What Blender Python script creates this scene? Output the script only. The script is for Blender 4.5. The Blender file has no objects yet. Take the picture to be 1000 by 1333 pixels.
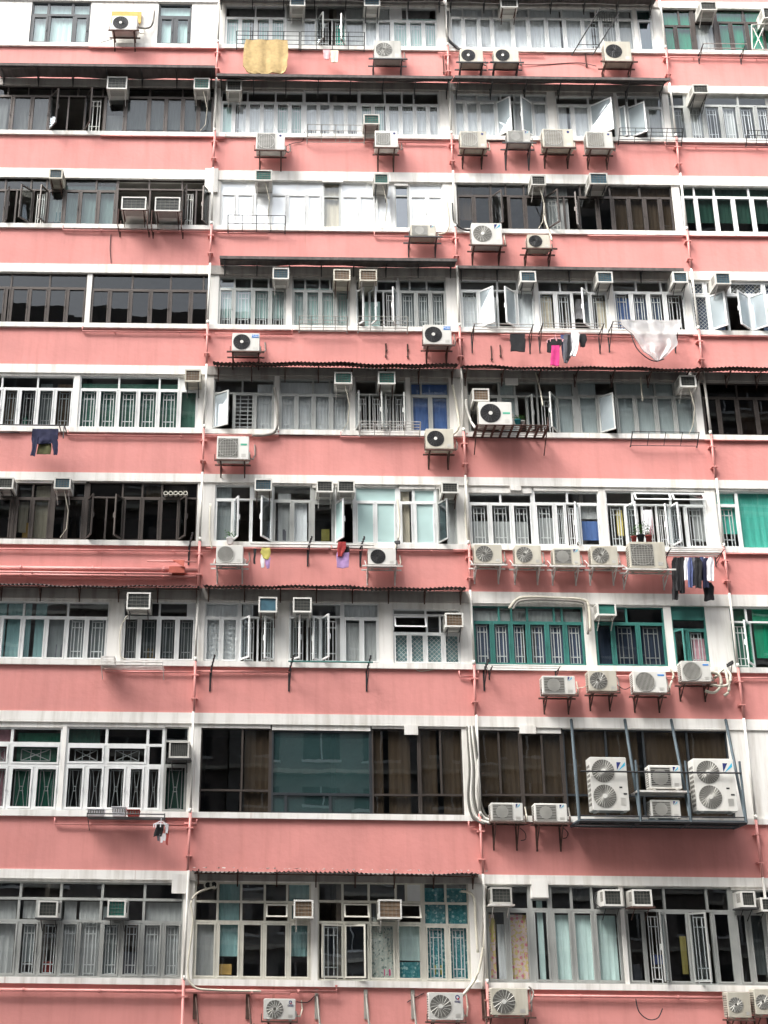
import bpy, bmesh, math, random
from mathutils import Vector, noise
random.seed(7)
R = math.radians
C = bpy.context.scene.collection
scene = bpy.context.scene

# ------------------------------------------------------------------ camera model
F = 1700.; VPX, VPY = 421., -3750.; SL = .012
PYC = 666.5; DV = PYC - VPY; PXC = VPX - SL * DV
PITCH = math.atan(F / (DV * math.hypot(1, SL))); ROLL = math.atan(SL)
DIST = 30.; CZ = 6.
def P(px, py, y=0.):
    """point of the plane at depth y that the photograph shows at pixel (px, py)"""
    u = px - PXC; v = -(py - PYC); c, s = math.cos(ROLL), math.sin(ROLL)
    a = u * c - v * s; b = u * s + v * c
    cp, sp = math.cos(PITCH), math.sin(PITCH)
    t = (DIST + y) / (F * cp - b * sp)
    return Vector((a * t, y, CZ + (F * sp + b * cp) * t))
ZO = dict(a1=(0,0,.34), a2=(270,0,.34), a3=(570,0,.43), a4=(0,200,.34), a5=(270,200,.34), a6=(570,200,.43),
          b1=(0,440,.32), b2=(260,440,.36), b3=(590,440,.41), b4=(0,600,.32), b5=(250,600,.37), b6=(590,600,.41),
          c1=(0,740,.32), c2=(250,740,.38), c3=(590,760,.41), c4=(0,920,.32), c5=(240,920,.40), c6=(590,920,.41),
          d1=(0,1120,.32), d2=(240,1120,.40), d3=(590,1120,.41), px=(0,0,1.))
def Q(zn, X, Y, y=0.):
    ox, oy, s = ZO[zn]; return P(ox + X * s, oy + Y * s, y)
def box_at(zn, x0, y0, x1, y1, y=0.):
    xm, ym = (x0 + x1) / 2, (y0 + y1) / 2
    return Q(zn, x0, ym, y).x, Q(zn, x1, ym, y).x, Q(zn, xm, y1, y).z, Q(zn, xm, y0, y).z   # x0,x1,z0,z1

# levels of the facade in metres
SB = [31.65, 28.62, 25.61, 22.6, 19.62, 16.61, 13.62, 10.12, 6.57]          # underside of each sill
BT = [33.55, 30.55, 27.53, 24.52, 21.53, 18.53, 15.55, 12.52, 8.96]         # top of the white lintel band
BB = [33.32, 30.31, 27.23, 24.26, 21.29, 18.31, 15.26, 12.27, 8.76]
ST = [z + .13 for z in SB]
PIPE = [-8.5, -2.0, 4.53, 10.7, 17.2]
XL, XR = -10.2, 18.6
ROWN = ['top row', 'second row', 'third row', 'fourth row', 'fifth row', 'sixth row', 'seventh row', 'eighth row', 'bottom row']
BAYN = ['left bay', 'second bay', 'third bay', 'right-hand bay']
def rowof(z):
    for r in range(9):
        if z > SB[r] - 1.25: return r
    return 8
def bayof(x):
    return 0 if x < PIPE[1] else 1 if x < PIPE[2] else 2 if x < PIPE[3] else 3

# ------------------------------------------------------------------ materials
M = {}
def nodes(name):
    m = bpy.data.materials.new(name); m.use_nodes = True
    nt = m.node_tree; b = nt.nodes['Principled BSDF']; return m, nt, b
def mat(name, col, rough=.6, metal=0., var=.12, scale=3., streak=0., bump=0., streakcol=None, spec=.4, stretch=(1,1,1), orand=0., patch=None):
    m, nt, b = nodes(name); N, L = nt.nodes, nt.links
    b.inputs['Roughness'].default_value = rough; b.inputs['Metallic'].default_value = metal
    b.inputs['Specular IOR Level'].default_value = spec
    g = N.new('ShaderNodeNewGeometry')
    mp = N.new('ShaderNodeMapping'); L.new(g.outputs['Position'], mp.inputs[0]); mp.inputs['Scale'].default_value = stretch
    n1 = N.new('ShaderNodeTexNoise'); n1.inputs['Scale'].default_value = scale; n1.inputs['Detail'].default_value = 6
    L.new(mp.outputs[0], n1.inputs['Vector'])
    r = N.new('ShaderNodeMapRange'); r.inputs[1].default_value = .3; r.inputs[2].default_value = .7
    r.inputs[3].default_value = 1 - var; r.inputs[4].default_value = 1 + var * .6
    L.new(n1.outputs[0], r.inputs[0])
    h = N.new('ShaderNodeHueSaturation'); h.inputs['Color'].default_value = (*col, 1)
    oi = N.new('ShaderNodeObjectInfo'); ro = N.new('ShaderNodeMapRange'); ro.inputs[3].default_value = 1 - orand; ro.inputs[4].default_value = 1 + orand * .5
    L.new(oi.outputs['Random'], ro.inputs[0]); mu = N.new('ShaderNodeMath'); mu.operation = 'MULTIPLY'; L.new(ro.outputs[0], mu.inputs[0]); L.new(r.outputs[0], mu.inputs[1])
    L.new(mu.outputs[0], h.inputs['Value']); out = h.outputs[0]
    if patch:          # repainted and rusted places
        vo = N.new('ShaderNodeTexNoise'); vo.inputs['Scale'].default_value = .55; vo.inputs['Detail'].default_value = 2
        L.new(g.outputs['Position'], vo.inputs['Vector']); rv = N.new('ShaderNodeMapRange'); rv.inputs[1].default_value = .54; rv.inputs[2].default_value = .58; rv.inputs[4].default_value = .22
        L.new(vo.outputs[0], rv.inputs[0]); mp_ = N.new('ShaderNodeMix'); mp_.data_type = 'RGBA'; L.new(rv.outputs[0], mp_.inputs[0]); L.new(out, mp_.inputs[6]); mp_.inputs[7].default_value = (*patch, 1)
        m3 = N.new('ShaderNodeMapping'); L.new(g.outputs['Position'], m3.inputs[0]); m3.inputs['Scale'].default_value = (9, 9, .22); m3.inputs['Location'].default_value = (3, 1, 7)
        n4 = N.new('ShaderNodeTexNoise'); n4.inputs['Scale'].default_value = 1; n4.inputs['Detail'].default_value = 3; L.new(m3.outputs[0], n4.inputs['Vector'])
        r4 = N.new('ShaderNodeMapRange'); r4.inputs[1].default_value = .70; r4.inputs[2].default_value = .80; r4.inputs[4].default_value = .55; L.new(n4.outputs[0], r4.inputs[0])
        m4 = N.new('ShaderNodeMix'); m4.data_type = 'RGBA'; L.new(r4.outputs[0], m4.inputs[0]); L.new(mp_.outputs[2], m4.inputs[6]); m4.inputs[7].default_value = (.30, .14, .08, 1); out = m4.outputs[2]
    if streak:
        mp2 = N.new('ShaderNodeMapping'); L.new(g.outputs['Position'], mp2.inputs[0]); mp2.inputs['Scale'].default_value = (5, 5, .45)
        n2 = N.new('ShaderNodeTexNoise'); n2.inputs['Scale'].default_value = 1.; n2.inputs['Detail'].default_value = 8
        n2.inputs['Roughness'].default_value = .6
        L.new(mp2.outputs[0], n2.inputs['Vector'])
        r2 = N.new('ShaderNodeMapRange'); r2.inputs[1].default_value = .47; r2.inputs[2].default_value = .72
        r2.inputs[3].default_value = 0; r2.inputs[4].default_value = streak
        L.new(n2.outputs[0], r2.inputs[0])
        mx = N.new('ShaderNodeMix'); mx.data_type = 'RGBA'; L.new(r2.outputs[0], mx.inputs[0]); L.new(out, mx.inputs[6])
        mx.inputs[7].default_value = (*(streakcol or [c * .45 for c in col]), 1); out = mx.outputs[2]
    L.new(out, b.inputs['Base Color'])
    if bump:
        bn = N.new('ShaderNodeBump'); bn.inputs['Strength'].default_value = bump; bn.inputs['Distance'].default_value = .02
        n3 = N.new('ShaderNodeTexNoise'); n3.inputs['Scale'].default_value = scale * 9; n3.inputs['Detail'].default_value = 4
        L.new(g.outputs['Position'], n3.inputs['Vector']); L.new(n3.outputs[0], bn.inputs['Height']); L.new(bn.outputs[0], b.inputs['Normal'])
    M[name] = m; return m
mat('pink', (.65, .265, .24), .75, var=.10, scale=.9, streak=.28, bump=.35, streakcol=(.42, .15, .13), patch=(.69, .265, .235))
mat('pinkpipe', (.65, .27, .245), .45, var=.12, scale=4, streak=.2)
mat('white', (.80, .78, .74), .6, var=.06, scale=1.2, streak=.6, bump=.15, streakcol=(.42, .38, .32), orand=.06, patch=(.74, .71, .66))
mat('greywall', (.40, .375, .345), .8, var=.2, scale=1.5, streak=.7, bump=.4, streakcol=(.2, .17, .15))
mat('fwhite', (.74, .75, .74), .4, var=.06, scale=2, streak=.25, streakcol=(.4, .39, .36))
mat('falu', (.42, .43, .41), .4, metal=.3, var=.12, scale=2, streak=.4, streakcol=(.2, .2, .19))
mat('fcream', (.62, .60, .52), .5, var=.1, scale=2, streak=.4, streakcol=(.3, .27, .22))
mat('fbronze', (.075, .062, .055), .4, metal=.3, var=.2, scale=2)
mat('fblack', (.03, .035, .04), .4, var=.2, scale=2)
mat('fgreen', (.045, .19, .165), .45, var=.2, scale=2, streak=.2)
mat('acwhite', (.66, .65, .61), .45, orand=.16, var=.06, scale=3, streak=.3, streakcol=(.42, .38, .3))
mat('accream', (.52, .49, .41), .5, orand=.16, var=.1, scale=3, streak=.45, streakcol=(.3, .25, .18))
mat('acgrey', (.50, .49, .45), .5, orand=.16, var=.1, scale=3, streak=.45, streakcol=(.22, .2, .17))
mat('fandark', (.02, .02, .022), .5, var=.2)
mat('fangrey', (.13, .125, .11), .6, var=.25)
mat('fanbeige', (.25, .23, .19), .6, var=.25)
mat('coilblue', (.05, .12, .16), .4, var=.35, scale=6)
mat('coilgreen', (.03, .15, .12), .4, var=.3, scale=6)
mat('coildark', (.05, .055, .05), .5, var=.35, scale=6)
mat('coilbrown', (.20, .13, .08), .5, var=.35, scale=6)
mat('grillepaint', (.74, .75, .74), .5, var=.1)
mat('wire', (.55, .54, .50), .4, metal=.5, var=.2)
mat('darkwire', (.08, .08, .08), .4, metal=.5, var=.2)
mat('rust', (.085, .045, .035), .8, var=.4, scale=8)
mat('steelgrey', (.07, .095, .11), .5, metal=.3, var=.2)
mat('bracketwhite', (.62, .60, .57), .5, var=.2, scale=5, streak=.5, streakcol=(.2, .1, .06))
mat('corrug', (.06, .04, .035), .8, metal=.2, var=.5, scale=5, stretch=(3, .6, 1))
mat('awngrey', (.10, .085, .08), .8, var=.35, scale=3, stretch=(3, .6, 1))
mat('pvcpipe', (.70, .68, .63), .5, var=.1, scale=3, streak=.4, streakcol=(.35, .3, .24))
mat('hose', (.62, .58, .48), .6, var=.15); mat('cable', (.02, .02, .022), .6)
mat('lagging', (.30, .28, .25), .8, var=.3)
mat('room', (.22, .19, .16), .9, var=.4, scale=1.5); mat('ceil', (.38, .36, .33), .9, var=.2, scale=2)
for n, c in dict(cpalegreen=(.50, .70, .66), cwhite=(.80, .82, .83), cgrey=(.46, .47, .46), cmidgreen=(.04, .20, .13), caqua=(.12, .40, .42), cdkgreen=(.05, .15, .11), cgreen=(.08, .48, .38), cblue=(.10, .19, .45),
                 cdkblue=(.08, .11, .18), cteal=(.26, .44, .44), cmint=(.66, .84, .80), cbeige=(.70, .62, .48), cbrown=(.18, .12, .075), cblind=(.48, .55, .55), cslate=(.25, .28, .28),
                 cyellow=(.75, .62, .20), cpink=(.80, .42, .48)).items():
    mat(n, c, .9, var=.12, scale=5, stretch=(6, 6, .6), orand=.18)
def printed(name, c1, c2, c3, sc):
    m, nt, b = nodes(name); N, L = nt.nodes, nt.links; b.inputs['Roughness'].default_value = .9
    g = N.new('ShaderNodeNewGeometry'); mp = N.new('ShaderNodeMapping'); mp.inputs['Scale'].default_value = (sc, .01, sc); L.new(g.outputs['Position'], mp.inputs[0])
    v = N.new('ShaderNodeTexVoronoi'); v.inputs['Scale'].default_value = 1; L.new(mp.outputs[0], v.inputs['Vector'])
    n = N.new('ShaderNodeTexNoise'); n.inputs['Scale'].default_value = 1.6; L.new(mp.outputs[0], n.inputs['Vector'])
    r = N.new('ShaderNodeMapRange'); r.inputs[1].default_value = .42; r.inputs[2].default_value = .30; L.new(v.outputs['Distance'], r.inputs[0])
    r2 = N.new('ShaderNodeMapRange'); r2.inputs[1].default_value = .52; r2.inputs[2].default_value = .56; L.new(n.outputs[0], r2.inputs[0])
    a = N.new('ShaderNodeMix'); a.data_type = 'RGBA'; a.inputs[6].default_value = (*c1, 1); a.inputs[7].default_value = (*c2, 1); L.new(r.outputs[0], a.inputs[0])
    d = N.new('ShaderNodeMix'); d.data_type = 'RGBA'; L.new(a.outputs[2], d.inputs[6]); d.inputs[7].default_value = (*c3, 1); L.new(r2.outputs[0], d.inputs[0]); L.new(d.outputs[2], b.inputs['Base Color']); M[name] = m
printed('cfloral', (.80, .62, .58), (.78, .25, .32), (.75, .60, .25), 9)
printed('cleafy', (.05, .25, .28), (.40, .62, .62), (.10, .34, .36), 11)
printed('cmosaic', (.50, .55, .50), (.20, .26, .24), (.62, .62, .55), 14)
mat('towel', (.50, .36, .17), .95, var=.15, scale=12, bump=.5)
for n, c in dict(black=(.012, .012, .014), navy=(.014, .016, .05), magenta=(.60, .04, .20), clothwhite=(.75, .74, .76), clothgrey=(.14, .14, .16), red=(.30, .03, .03), lilac=(.42, .26, .5),
                 yellow=(.52, .46, .12), blue=(.03, .06, .3), olive=(.10, .10, .04), pinkcloth=(.75, .40, .42), orange=(.40, .10, .07), leaf=(.06, .16, .03), brick=(.35, .06, .05),
                 blush=(.75, .35, .28), tealglass=(.03, .25, .27), slateblue=(.07, .09, .20), woodyellow=(.60, .38, .12), logoblue=(.03, .22, .62), logocyan=(.05, .42, .62), logogreen=(.10, .45, .30),
                 logored=(.6, .02, .04), logonavy=(.02, .03, .15), asphalt=(.05, .05, .052), pave=(.28, .27, .25), concrete=(.27, .27, .26), concrete2=(.22, .20, .19), darkglass=(.03, .035, .04)).items():
    mat(n, c, .85, var=.2, scale=7)

def glass(name, tint, refl, body=None, rough=.0, bodyfac=0.):
    m, nt, b = nodes(name); N, L = nt.nodes, nt.links
    for n in list(N):
        if n.type != 'OUTPUT_MATERIAL': N.remove(n)
    out = [n for n in N][0]
    tr = N.new('ShaderNodeBsdfTransparent'); tr.inputs[0].default_value = (*tint, 1)
    gl = N.new('ShaderNodeBsdfGlossy'); gl.inputs['Roughness'].default_value = rough; gl.inputs[0].default_value = (.9, .95, 1, 1)
    lw = N.new('ShaderNodeLayerWeight'); lw.inputs[0].default_value = .5
    fr = N.new('ShaderNodeMath'); fr.operation = 'POWER'; fr.inputs[1].default_value = 4.5; L.new(lw.outputs['Facing'], fr.inputs[0])
    ma = N.new('ShaderNodeMath'); ma.operation = 'MULTIPLY_ADD'; ma.inputs[1].default_value = .85; ma.inputs[2].default_value = refl + .035
    L.new(fr.outputs[0], ma.inputs[0])
    src = tr.outputs[0]
    if body:
        df = N.new('ShaderNodeBsdfDiffuse'); m0 = N.new('ShaderNodeMixShader')
        g = N.new('ShaderNodeNewGeometry'); n1 = N.new('ShaderNodeTexNoise'); n1.inputs['Scale'].default_value = 1.3; L.new(g.outputs['Position'], n1.inputs['Vector'])
        h = N.new('ShaderNodeHueSaturation'); h.inputs['Color'].default_value = (*body, 1)
        r = N.new('ShaderNodeMapRange'); r.inputs[1].default_value = .3; r.inputs[2].default_value = .7; r.inputs[3].default_value = .85; r.inputs[4].default_value = 1.08
        L.new(n1.outputs[0], r.inputs[0]); L.new(r.outputs[0], h.inputs['Value']); L.new(h.outputs[0], df.inputs[0])
        m0.inputs[0].default_value = bodyfac
        L.new(tr.outputs[0], m0.inputs[1]); L.new(df.outputs[0], m0.inputs[2]); src = m0.outputs[0]
    # old float glass and thin film: slight waviness of the reflection
    g2 = N.new('ShaderNodeNewGeometry'); nw = N.new('ShaderNodeTexNoise'); nw.inputs['Scale'].default_value = 1.6; L.new(g2.outputs['Position'], nw.inputs['Vector'])
    bp = N.new('ShaderNodeBump'); bp.inputs['Strength'].default_value = .03; bp.inputs['Distance'].default_value = .02
    L.new(nw.outputs[0], bp.inputs['Height']); L.new(bp.outputs[0], gl.inputs['Normal'])
    mx = N.new('ShaderNodeMixShader'); L.new(ma.outputs[0], mx.inputs[0]); L.new(src, mx.inputs[1]); L.new(gl.outputs[0], mx.inputs[2])
    L.new(mx.outputs[0], out.inputs[0]); M[name] = m
glass('clear', (.90, .92, .92), .03)
glass('dim', (.50, .52, .52), .0)
glass('dark', (.2, .19, .18), -.005)
glass('greenglass', (.35, .66, .54), .05)
glass('blueglass', (.16, .32, .33), .12)
glass('frost', (.8, .8, .8), .05, (.86, .88, .88), bodyfac=.96)
glass('frostaqua', (.6, .8, .8), .04, (.50, .68, .66), bodyfac=.92)
glass('tealpanel', (.25, .35, .35), .05, (.035, .075, .075), bodyfac=.6)
glass('skyreflect', (.8, .85, .85), .10, (.60, .67, .70), bodyfac=.5)  # pale body colour stands in for sky mirrored in the open sashes
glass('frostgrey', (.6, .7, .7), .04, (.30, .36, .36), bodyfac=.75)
glass('plastic', (.9, .9, .9), .03, (.75, .72, .70), bodyfac=.42, rough=.4)

# ------------------------------------------------------------------ mesh building
ORG = {}
def org(o): return ORG.get(o.name, Vector((0, 0, 0))) if o else Vector((0, 0, 0))
class MB:
    def __init__(s): s.v = []; s.f = []; s.m = []; s.k = 0
    def quad(s, *p):
        i = len(s.v); s.v += [tuple(q) for q in p]; s.f.append(tuple(range(i, i + len(p)))); s.m.append(s.k); return s
    def box(s, x0, x1, y0, y1, z0, z1):
        if x1 < x0: x0, x1 = x1, x0
        if y1 < y0: y0, y1 = y1, y0
        if z1 < z0: z0, z1 = z1, z0
        i = len(s.v)
        s.v += [(x0,y0,z0),(x1,y0,z0),(x1,y1,z0),(x0,y1,z0),(x0,y0,z1),(x1,y0,z1),(x1,y1,z1),(x0,y1,z1)]
        for f in ((0,3,2,1),(4,5,6,7),(0,1,5,4),(1,2,6,5),(2,3,7,6),(3,0,4,7)):
            s.f.append(tuple(i + k for k in f)); s.m.append(s.k)
        return s
    def rbox(s, x0, x1, y0, y1, z0, z1, r=.02):
        """box whose front (y0) edges and upright corners are chamfered"""
        def ring(y, q):
            a, b, c, d = x0 + q, x1 - q, z0 + q, z1 - q; k = r
            return [(a+k,y,c),(b-k,y,c),(b,y,c+k),(b,y,d-k),(b-k,y,d),(a+k,y,d),(a,y,d-k),(a,y,c+k)]
        i = len(s.v); s.v += ring(y0, r * .5) + ring(y0 + r * .5, 0) + ring(y1, 0)
        s.f.append(tuple(i + k for k in range(8))); s.m.append(s.k)
        for a in (0, 8):
            for k in range(8):
                s.f.append((i+a+k, i+a+8+k, i+a+8+(k+1)%8, i+a+(k+1)%8)); s.m.append(s.k)
        s.f.append(tuple(i + 16 + 7 - k for k in range(8))); s.m.append(s.k); return s
    def tube(s, pts, r, n=6):
        pts = [Vector(p) for p in pts]
        for a in range(len(pts)):
            d = (pts[min(a+1, len(pts)-1)] - pts[max(a-1, 0)])
            if d.length < 1e-6: d = Vector((0, 0, 1))
            d.normalize(); u = d.cross(Vector((0, 0, 1)) if abs(d.z) < .9 else Vector((1, 0, 0))).normalized(); w = d.cross(u)
            for k in range(n):
                t = 2 * math.pi * k / n; s.v.append(tuple(pts[a] + (u * math.cos(t) + w * math.sin(t)) * r))
        i = len(s.v) - n * len(pts)
        for a in range(len(pts) - 1):
            for k in range(n):
                s.f.append((i+a*n+k, i+a*n+(k+1)%n, i+(a+1)*n+(k+1)%n, i+(a+1)*n+k)); s.m.append(s.k)
        s.f.append(tuple(i + k for k in range(n-1, -1, -1))); s.m.append(s.k)
        j = i + (len(pts)-1) * n; s.f.append(tuple(j + k for k in range(n))); s.m.append(s.k); return s
    def bar(s, a, b, w=.03):
        return s.tube([a, b], w * .7, 4)
    def disk(s, cx, y, cz, r, n=28, dy=.01):
        i = len(s.v)
        for yy in (y, y + dy):
            for k in range(n):
                t = 2 * math.pi * k / n; s.v.append((cx + r * math.cos(t), yy, cz + r * math.sin(t)))
        s.f.append(tuple(i + k for k in range(n))); s.m.append(s.k)
        for k in range(n): s.f.append((i+k, i+n+k, i+n+(k+1)%n, i+(k+1)%n)); s.m.append(s.k)
        return s
    def annulus(s, cx, y, cz, r0, r1, n=28, dy=.006):
        i = len(s.v)
        for yy, rr in ((y + dy, r0), (y, r0), (y, r1), (y + dy, r1)):
            for k in range(n):
                t = 2 * math.pi * k / n; s.v.append((cx + rr * math.cos(t), yy, cz + rr * math.sin(t)))
        for a in range(3):
            for k in range(n): s.f.append((i+a*n+k, i+(a+1)*n+k, i+(a+1)*n+(k+1)%n, i+a*n+(k+1)%n)); s.m.append(s.k)
        return s
    def grid(s, rows, closed=False):
        i = len(s.v); w = len(rows[0])
        for r in rows: s.v += [tuple(p) for p in r]
        for a in range(len(rows) - 1):
            for b in range(w - 1): s.f.append((i+a*w+b, i+a*w+b+1, i+(a+1)*w+b+1, i+(a+1)*w+b)); s.m.append(s.k)
        return s
    def build(s, name, mats, parent=None, smooth=False):
        if not s.f: return None
        if not isinstance(mats, (list, tuple)): mats = [mats]
        o0 = org(parent)
        me = bpy.data.meshes.new(name); me.from_pydata([(a-o0.x, b-o0.y, c-o0.z) for a, b, c in s.v], [], s.f)
        for q in mats: me.materials.append(M[q])
        me.polygons.foreach_set('material_index', s.m)
        if smooth: me.polygons.foreach_set('use_smooth', [True] * len(s.f))
        me.update(); o = bpy.data.objects.new(name, me); C.objects.link(o)
        if parent: o.parent = parent
        ORG[o.name] = o0
        return o
THINGS = []
def empty(name, loc):
    o = bpy.data.objects.new(name, None); C.objects.link(o); o.location = loc; o.empty_display_size = .2
    ORG[o.name] = Vector(loc); return o
def reg(o, desc, cat, group=None, full=None, at=None):
    o['category'] = cat
    if group: o['group'] = group
    if full: o['label'] = full
    else: THINGS.append((o, desc, cat, at if at is not None else Vector(o.location)))
    return o
def struct(o): o['kind'] = 'structure'; return o

# ------------------------------------------------------------------ the building
BLD = empty('apartment_building', (0, 0, 0))
BLD['category'] = 'building'; BLD['label'] = 'long pink apartment block with white sills and bands, filling the whole picture'
for r in range(9):                               # pink spandrels, bands and sills, floor by floor
    top = SB[r]; bot = BT[r+1] if r < 8 else 4.6
    MB().box(XL, XR, 0, .22, bot, top).build('wall', 'pink', BLD)
MB().box(XL, XR, 0, .22, BT[0], 36.2).build('wall', 'pink', BLD)
MB().box(XL, XR, .0, .22, .15, 4.6).build('wall', 'concrete', BLD)
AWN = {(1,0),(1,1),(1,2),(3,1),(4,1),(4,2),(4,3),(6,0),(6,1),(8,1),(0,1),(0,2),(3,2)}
for r in range(9):
    for b in range(4):
        x0 = XL if b == 0 else PIPE[b]; x1 = XR if b == 3 else PIPE[b+1]
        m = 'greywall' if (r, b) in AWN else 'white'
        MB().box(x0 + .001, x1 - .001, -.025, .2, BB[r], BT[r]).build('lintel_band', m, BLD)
        MB().box(x0 + .001, x1 - .001, -.065, .24, SB[r], ST[r]).build('sill', 'white', BLD)
# rooms behind the glass
fl = MB()
for r in range(9):
    fl.box(XL, XR, .3, 4.2, SB[r] - .95, SB[r] - .80)
fl.build('floor_slab', 'ceil', BLD)
bw = MB().box(XL, XR, 3.6, 3.8, .2, 36)
for x in [XL, *PIPE[1:4], XR - .1, -5.2, 1.3, 7.4, 14]: bw.box(x, x + .1, .3, 3.6, .2, 36)
bw.build('interior_wall', 'room', BLD)
MB().box(XL, XR, .25, 9, 36.2, 36.5).box(XL, XR, 0.02, .22, 36.5, 37.3).build('roof', 'concrete', BLD)
MB().box(XL - .2, XL, 0, 9, 0, 36.4).box(XR, XR + .2, 0, 9, 0, 36.4).build('side_wall', 'pink', BLD)

WINS = []
def pattern(mb, x0, x1, z0, z1, kind, y=.12):
    w, h = x1 - x0, z1 - z0; t = .0095
    def vb(x, a, b): mb.box(x - t, x + t, y, y + .012, a, b)
    def hb(z, a, b): mb.box(a, b, y, y + .012, z - t, z + t)
    if kind == 'g':
        a, b = x0 + w * .22, x1 - w * .22; c, d = z0 + h * .05, z1 - h * .07
        vb(a, z0, z1); vb(b, z0, z1); hb(c, a, b); hb(d, a, b)
        i, j = x0 + w * .38, x1 - w * .38; vb(i, c, d); vb(j, c, d); hb(c + h * .16, a, b); hb(d - h * .14, a, b)
    elif kind == 'x':
        a, b = x0 + w * .2, x1 - w * .2; c, d = z0 + h * .06, z1 - h * .08; zm = (c + d) / 2
        if w > h:
            c, d = z0 + h * .2, z1 - h * .2; hb(c, a, b); hb(d, a, b); vb(a, c, d); vb(b, c, d); vb((a*2+b)/3, c, d); vb((a+2*b)/3, c, d)
            mb.bar((a, y, c), (b, y, d), .014); mb.bar((a, y, d), (b, y, c), .014)
        else:
            vb(a, z0, z1); vb(b, z0, z1); hb(c, a, b); hb(d, a, b); xm = (a + b) / 2; q = w * .1
            hb(zm - h*.05, xm - q, xm + q); hb(zm + h*.05, xm - q, xm + q)
            for e in (-1, 1):
                mb.bar((xm + e*q*1.8, y, c), (xm + e*q*.6, y, zm), .014); mb.bar((xm + e*q*1.8, y, d), (xm + e*q*.6, y, zm), .014)
    elif kind == 'd':
        st = .11; n = int((w + h) / st) + 1
        for k in range(n):
            s0 = k * st
            a = (x0 + max(0, s0 - h), z0 + min(s0, h)); b = (x0 + min(s0, w), z0 + max(0, s0 - w))
            mb.bar((a[0], y, a[1]), (b[0], y, b[1]), .009)
            mb.bar((x1 - (a[0]-x0), y, a[1]), (x1 - (b[0]-x0), y, b[1]), .009)
    elif kind == 'h':
        for k in range(1, 9): hb(z0 + h * k / 9, x0, x1)
        vb(x0 + w * .3, z0, z1); vb(x0 + w * .7, z0, z1)
def sash(x0, x1, z0, z1, hinge, ang, fm, gm, y, parent):
    """an open casement: frame, pane and handle in one swung leaf"""
    w = x1 - x0; t = .038; mb = MB()
    def T(u, v, d):              # u across from hinge, v height, d thickness
        if hinge == 't':
            return (x0 + u, y - math.sin(ang) * (z1 - v) - d * math.cos(ang), z1 - (z1 - v) * math.cos(ang) - d * math.sin(ang) * 0)
        s = 1 if hinge == 'l' else -1; hx = x0 if hinge == 'l' else x1
        return (hx + s * (u * math.cos(ang)) - s * d * math.sin(ang), y - u * math.sin(ang) - d * math.cos(ang), v)
    def tb(u0, u1, v0, v1, d0, d1):
        i = len(mb.v)
        mb.v += [T(u0,v0,d0),T(u1,v0,d0),T(u1,v0,d1),T(u0,v0,d1),T(u0,v1,d0),T(u1,v1,d0),T(u1,v1,d1),T(u0,v1,d1)]
        for f in ((0,3,2,1),(4,5,6,7),(0,1,5,4),(1,2,6,5),(2,3,7,6),(3,0,4,7)): mb.f.append(tuple(i+k for k in f)); mb.m.append(mb.k)
    z0 += .02; z1 -= .02
    tb(0, w, z0, z0 + t, 0, .035); tb(0, w, z1 - t, z1, 0, .035); tb(0, t, z0 + t, z1 - t, 0, .035); tb(w - t, w, z0 + t, z1 - t, 0, .035)
    if hinge != 't': tb(w - t * .8, w - t * .3, (z0+z1)/2 - .08, (z0+z1)/2 + .05, -.035, -.002)
    mb.k = 1; tb(t, w - t, z0 + t, z1 - t, .014, .02)
    # loop order can come out inside-out for a right-hand leaf; normals are recalculated
    o = mb.build('sash', [fm, gm], parent)
    bm = bmesh.new(); bm.from_mesh(o.data); bmesh.ops.recalc_face_normals(bm, faces=bm.faces); bm.to_mesh(o.data); bm.free()
def curtain(x0, x1, z0, z1, m, parent, y=.165, flat=False):
    q = random.random()
    if not flat and q < .16: z0 += (z1 - z0) * random.uniform(.1, .3)
    elif not flat and q < .34 and x1 - x0 > .8:            # drawn apart
        g = (x1 - x0) * random.uniform(.08, .2); c = x0 + (x1 - x0) * random.uniform(.3, .7)
        curtain2(x0, c - g / 2, z0, z1, m, parent, y, flat); curtain2(c + g / 2, x1, z0, z1, m, parent, y, flat); return
    curtain2(x0, x1, z0, z1, m, parent, y, flat)
def curtain2(x0, x1, z0, z1, m, parent, y, flat):
    rows = []; n = max(4, int((x1 - x0) / (.022 if not flat else .2))); ph = random.random() * 6; k = random.uniform(34, 60)
    amp = .009 if not flat else .0; gath = random.random() < .4
    for j in range(7):
        v = j / 6.; row = []
        for i in range(n + 1):
            u = i / n; x = x0 + (x1 - x0) * u
            a = amp * (.5 + .5 * v)
            yy = y + a * (math.sin(k * x + ph + .6 * math.sin(3 * v + x * 5)) + .45 * math.sin(k * 2.3 * x + ph * 2 + v * 2))
            row.append((x, yy, z1 - (z1 - z0) * v))
        rows.append(row)
    MB().grid(rows).build('curtain', m, parent, True)
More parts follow.
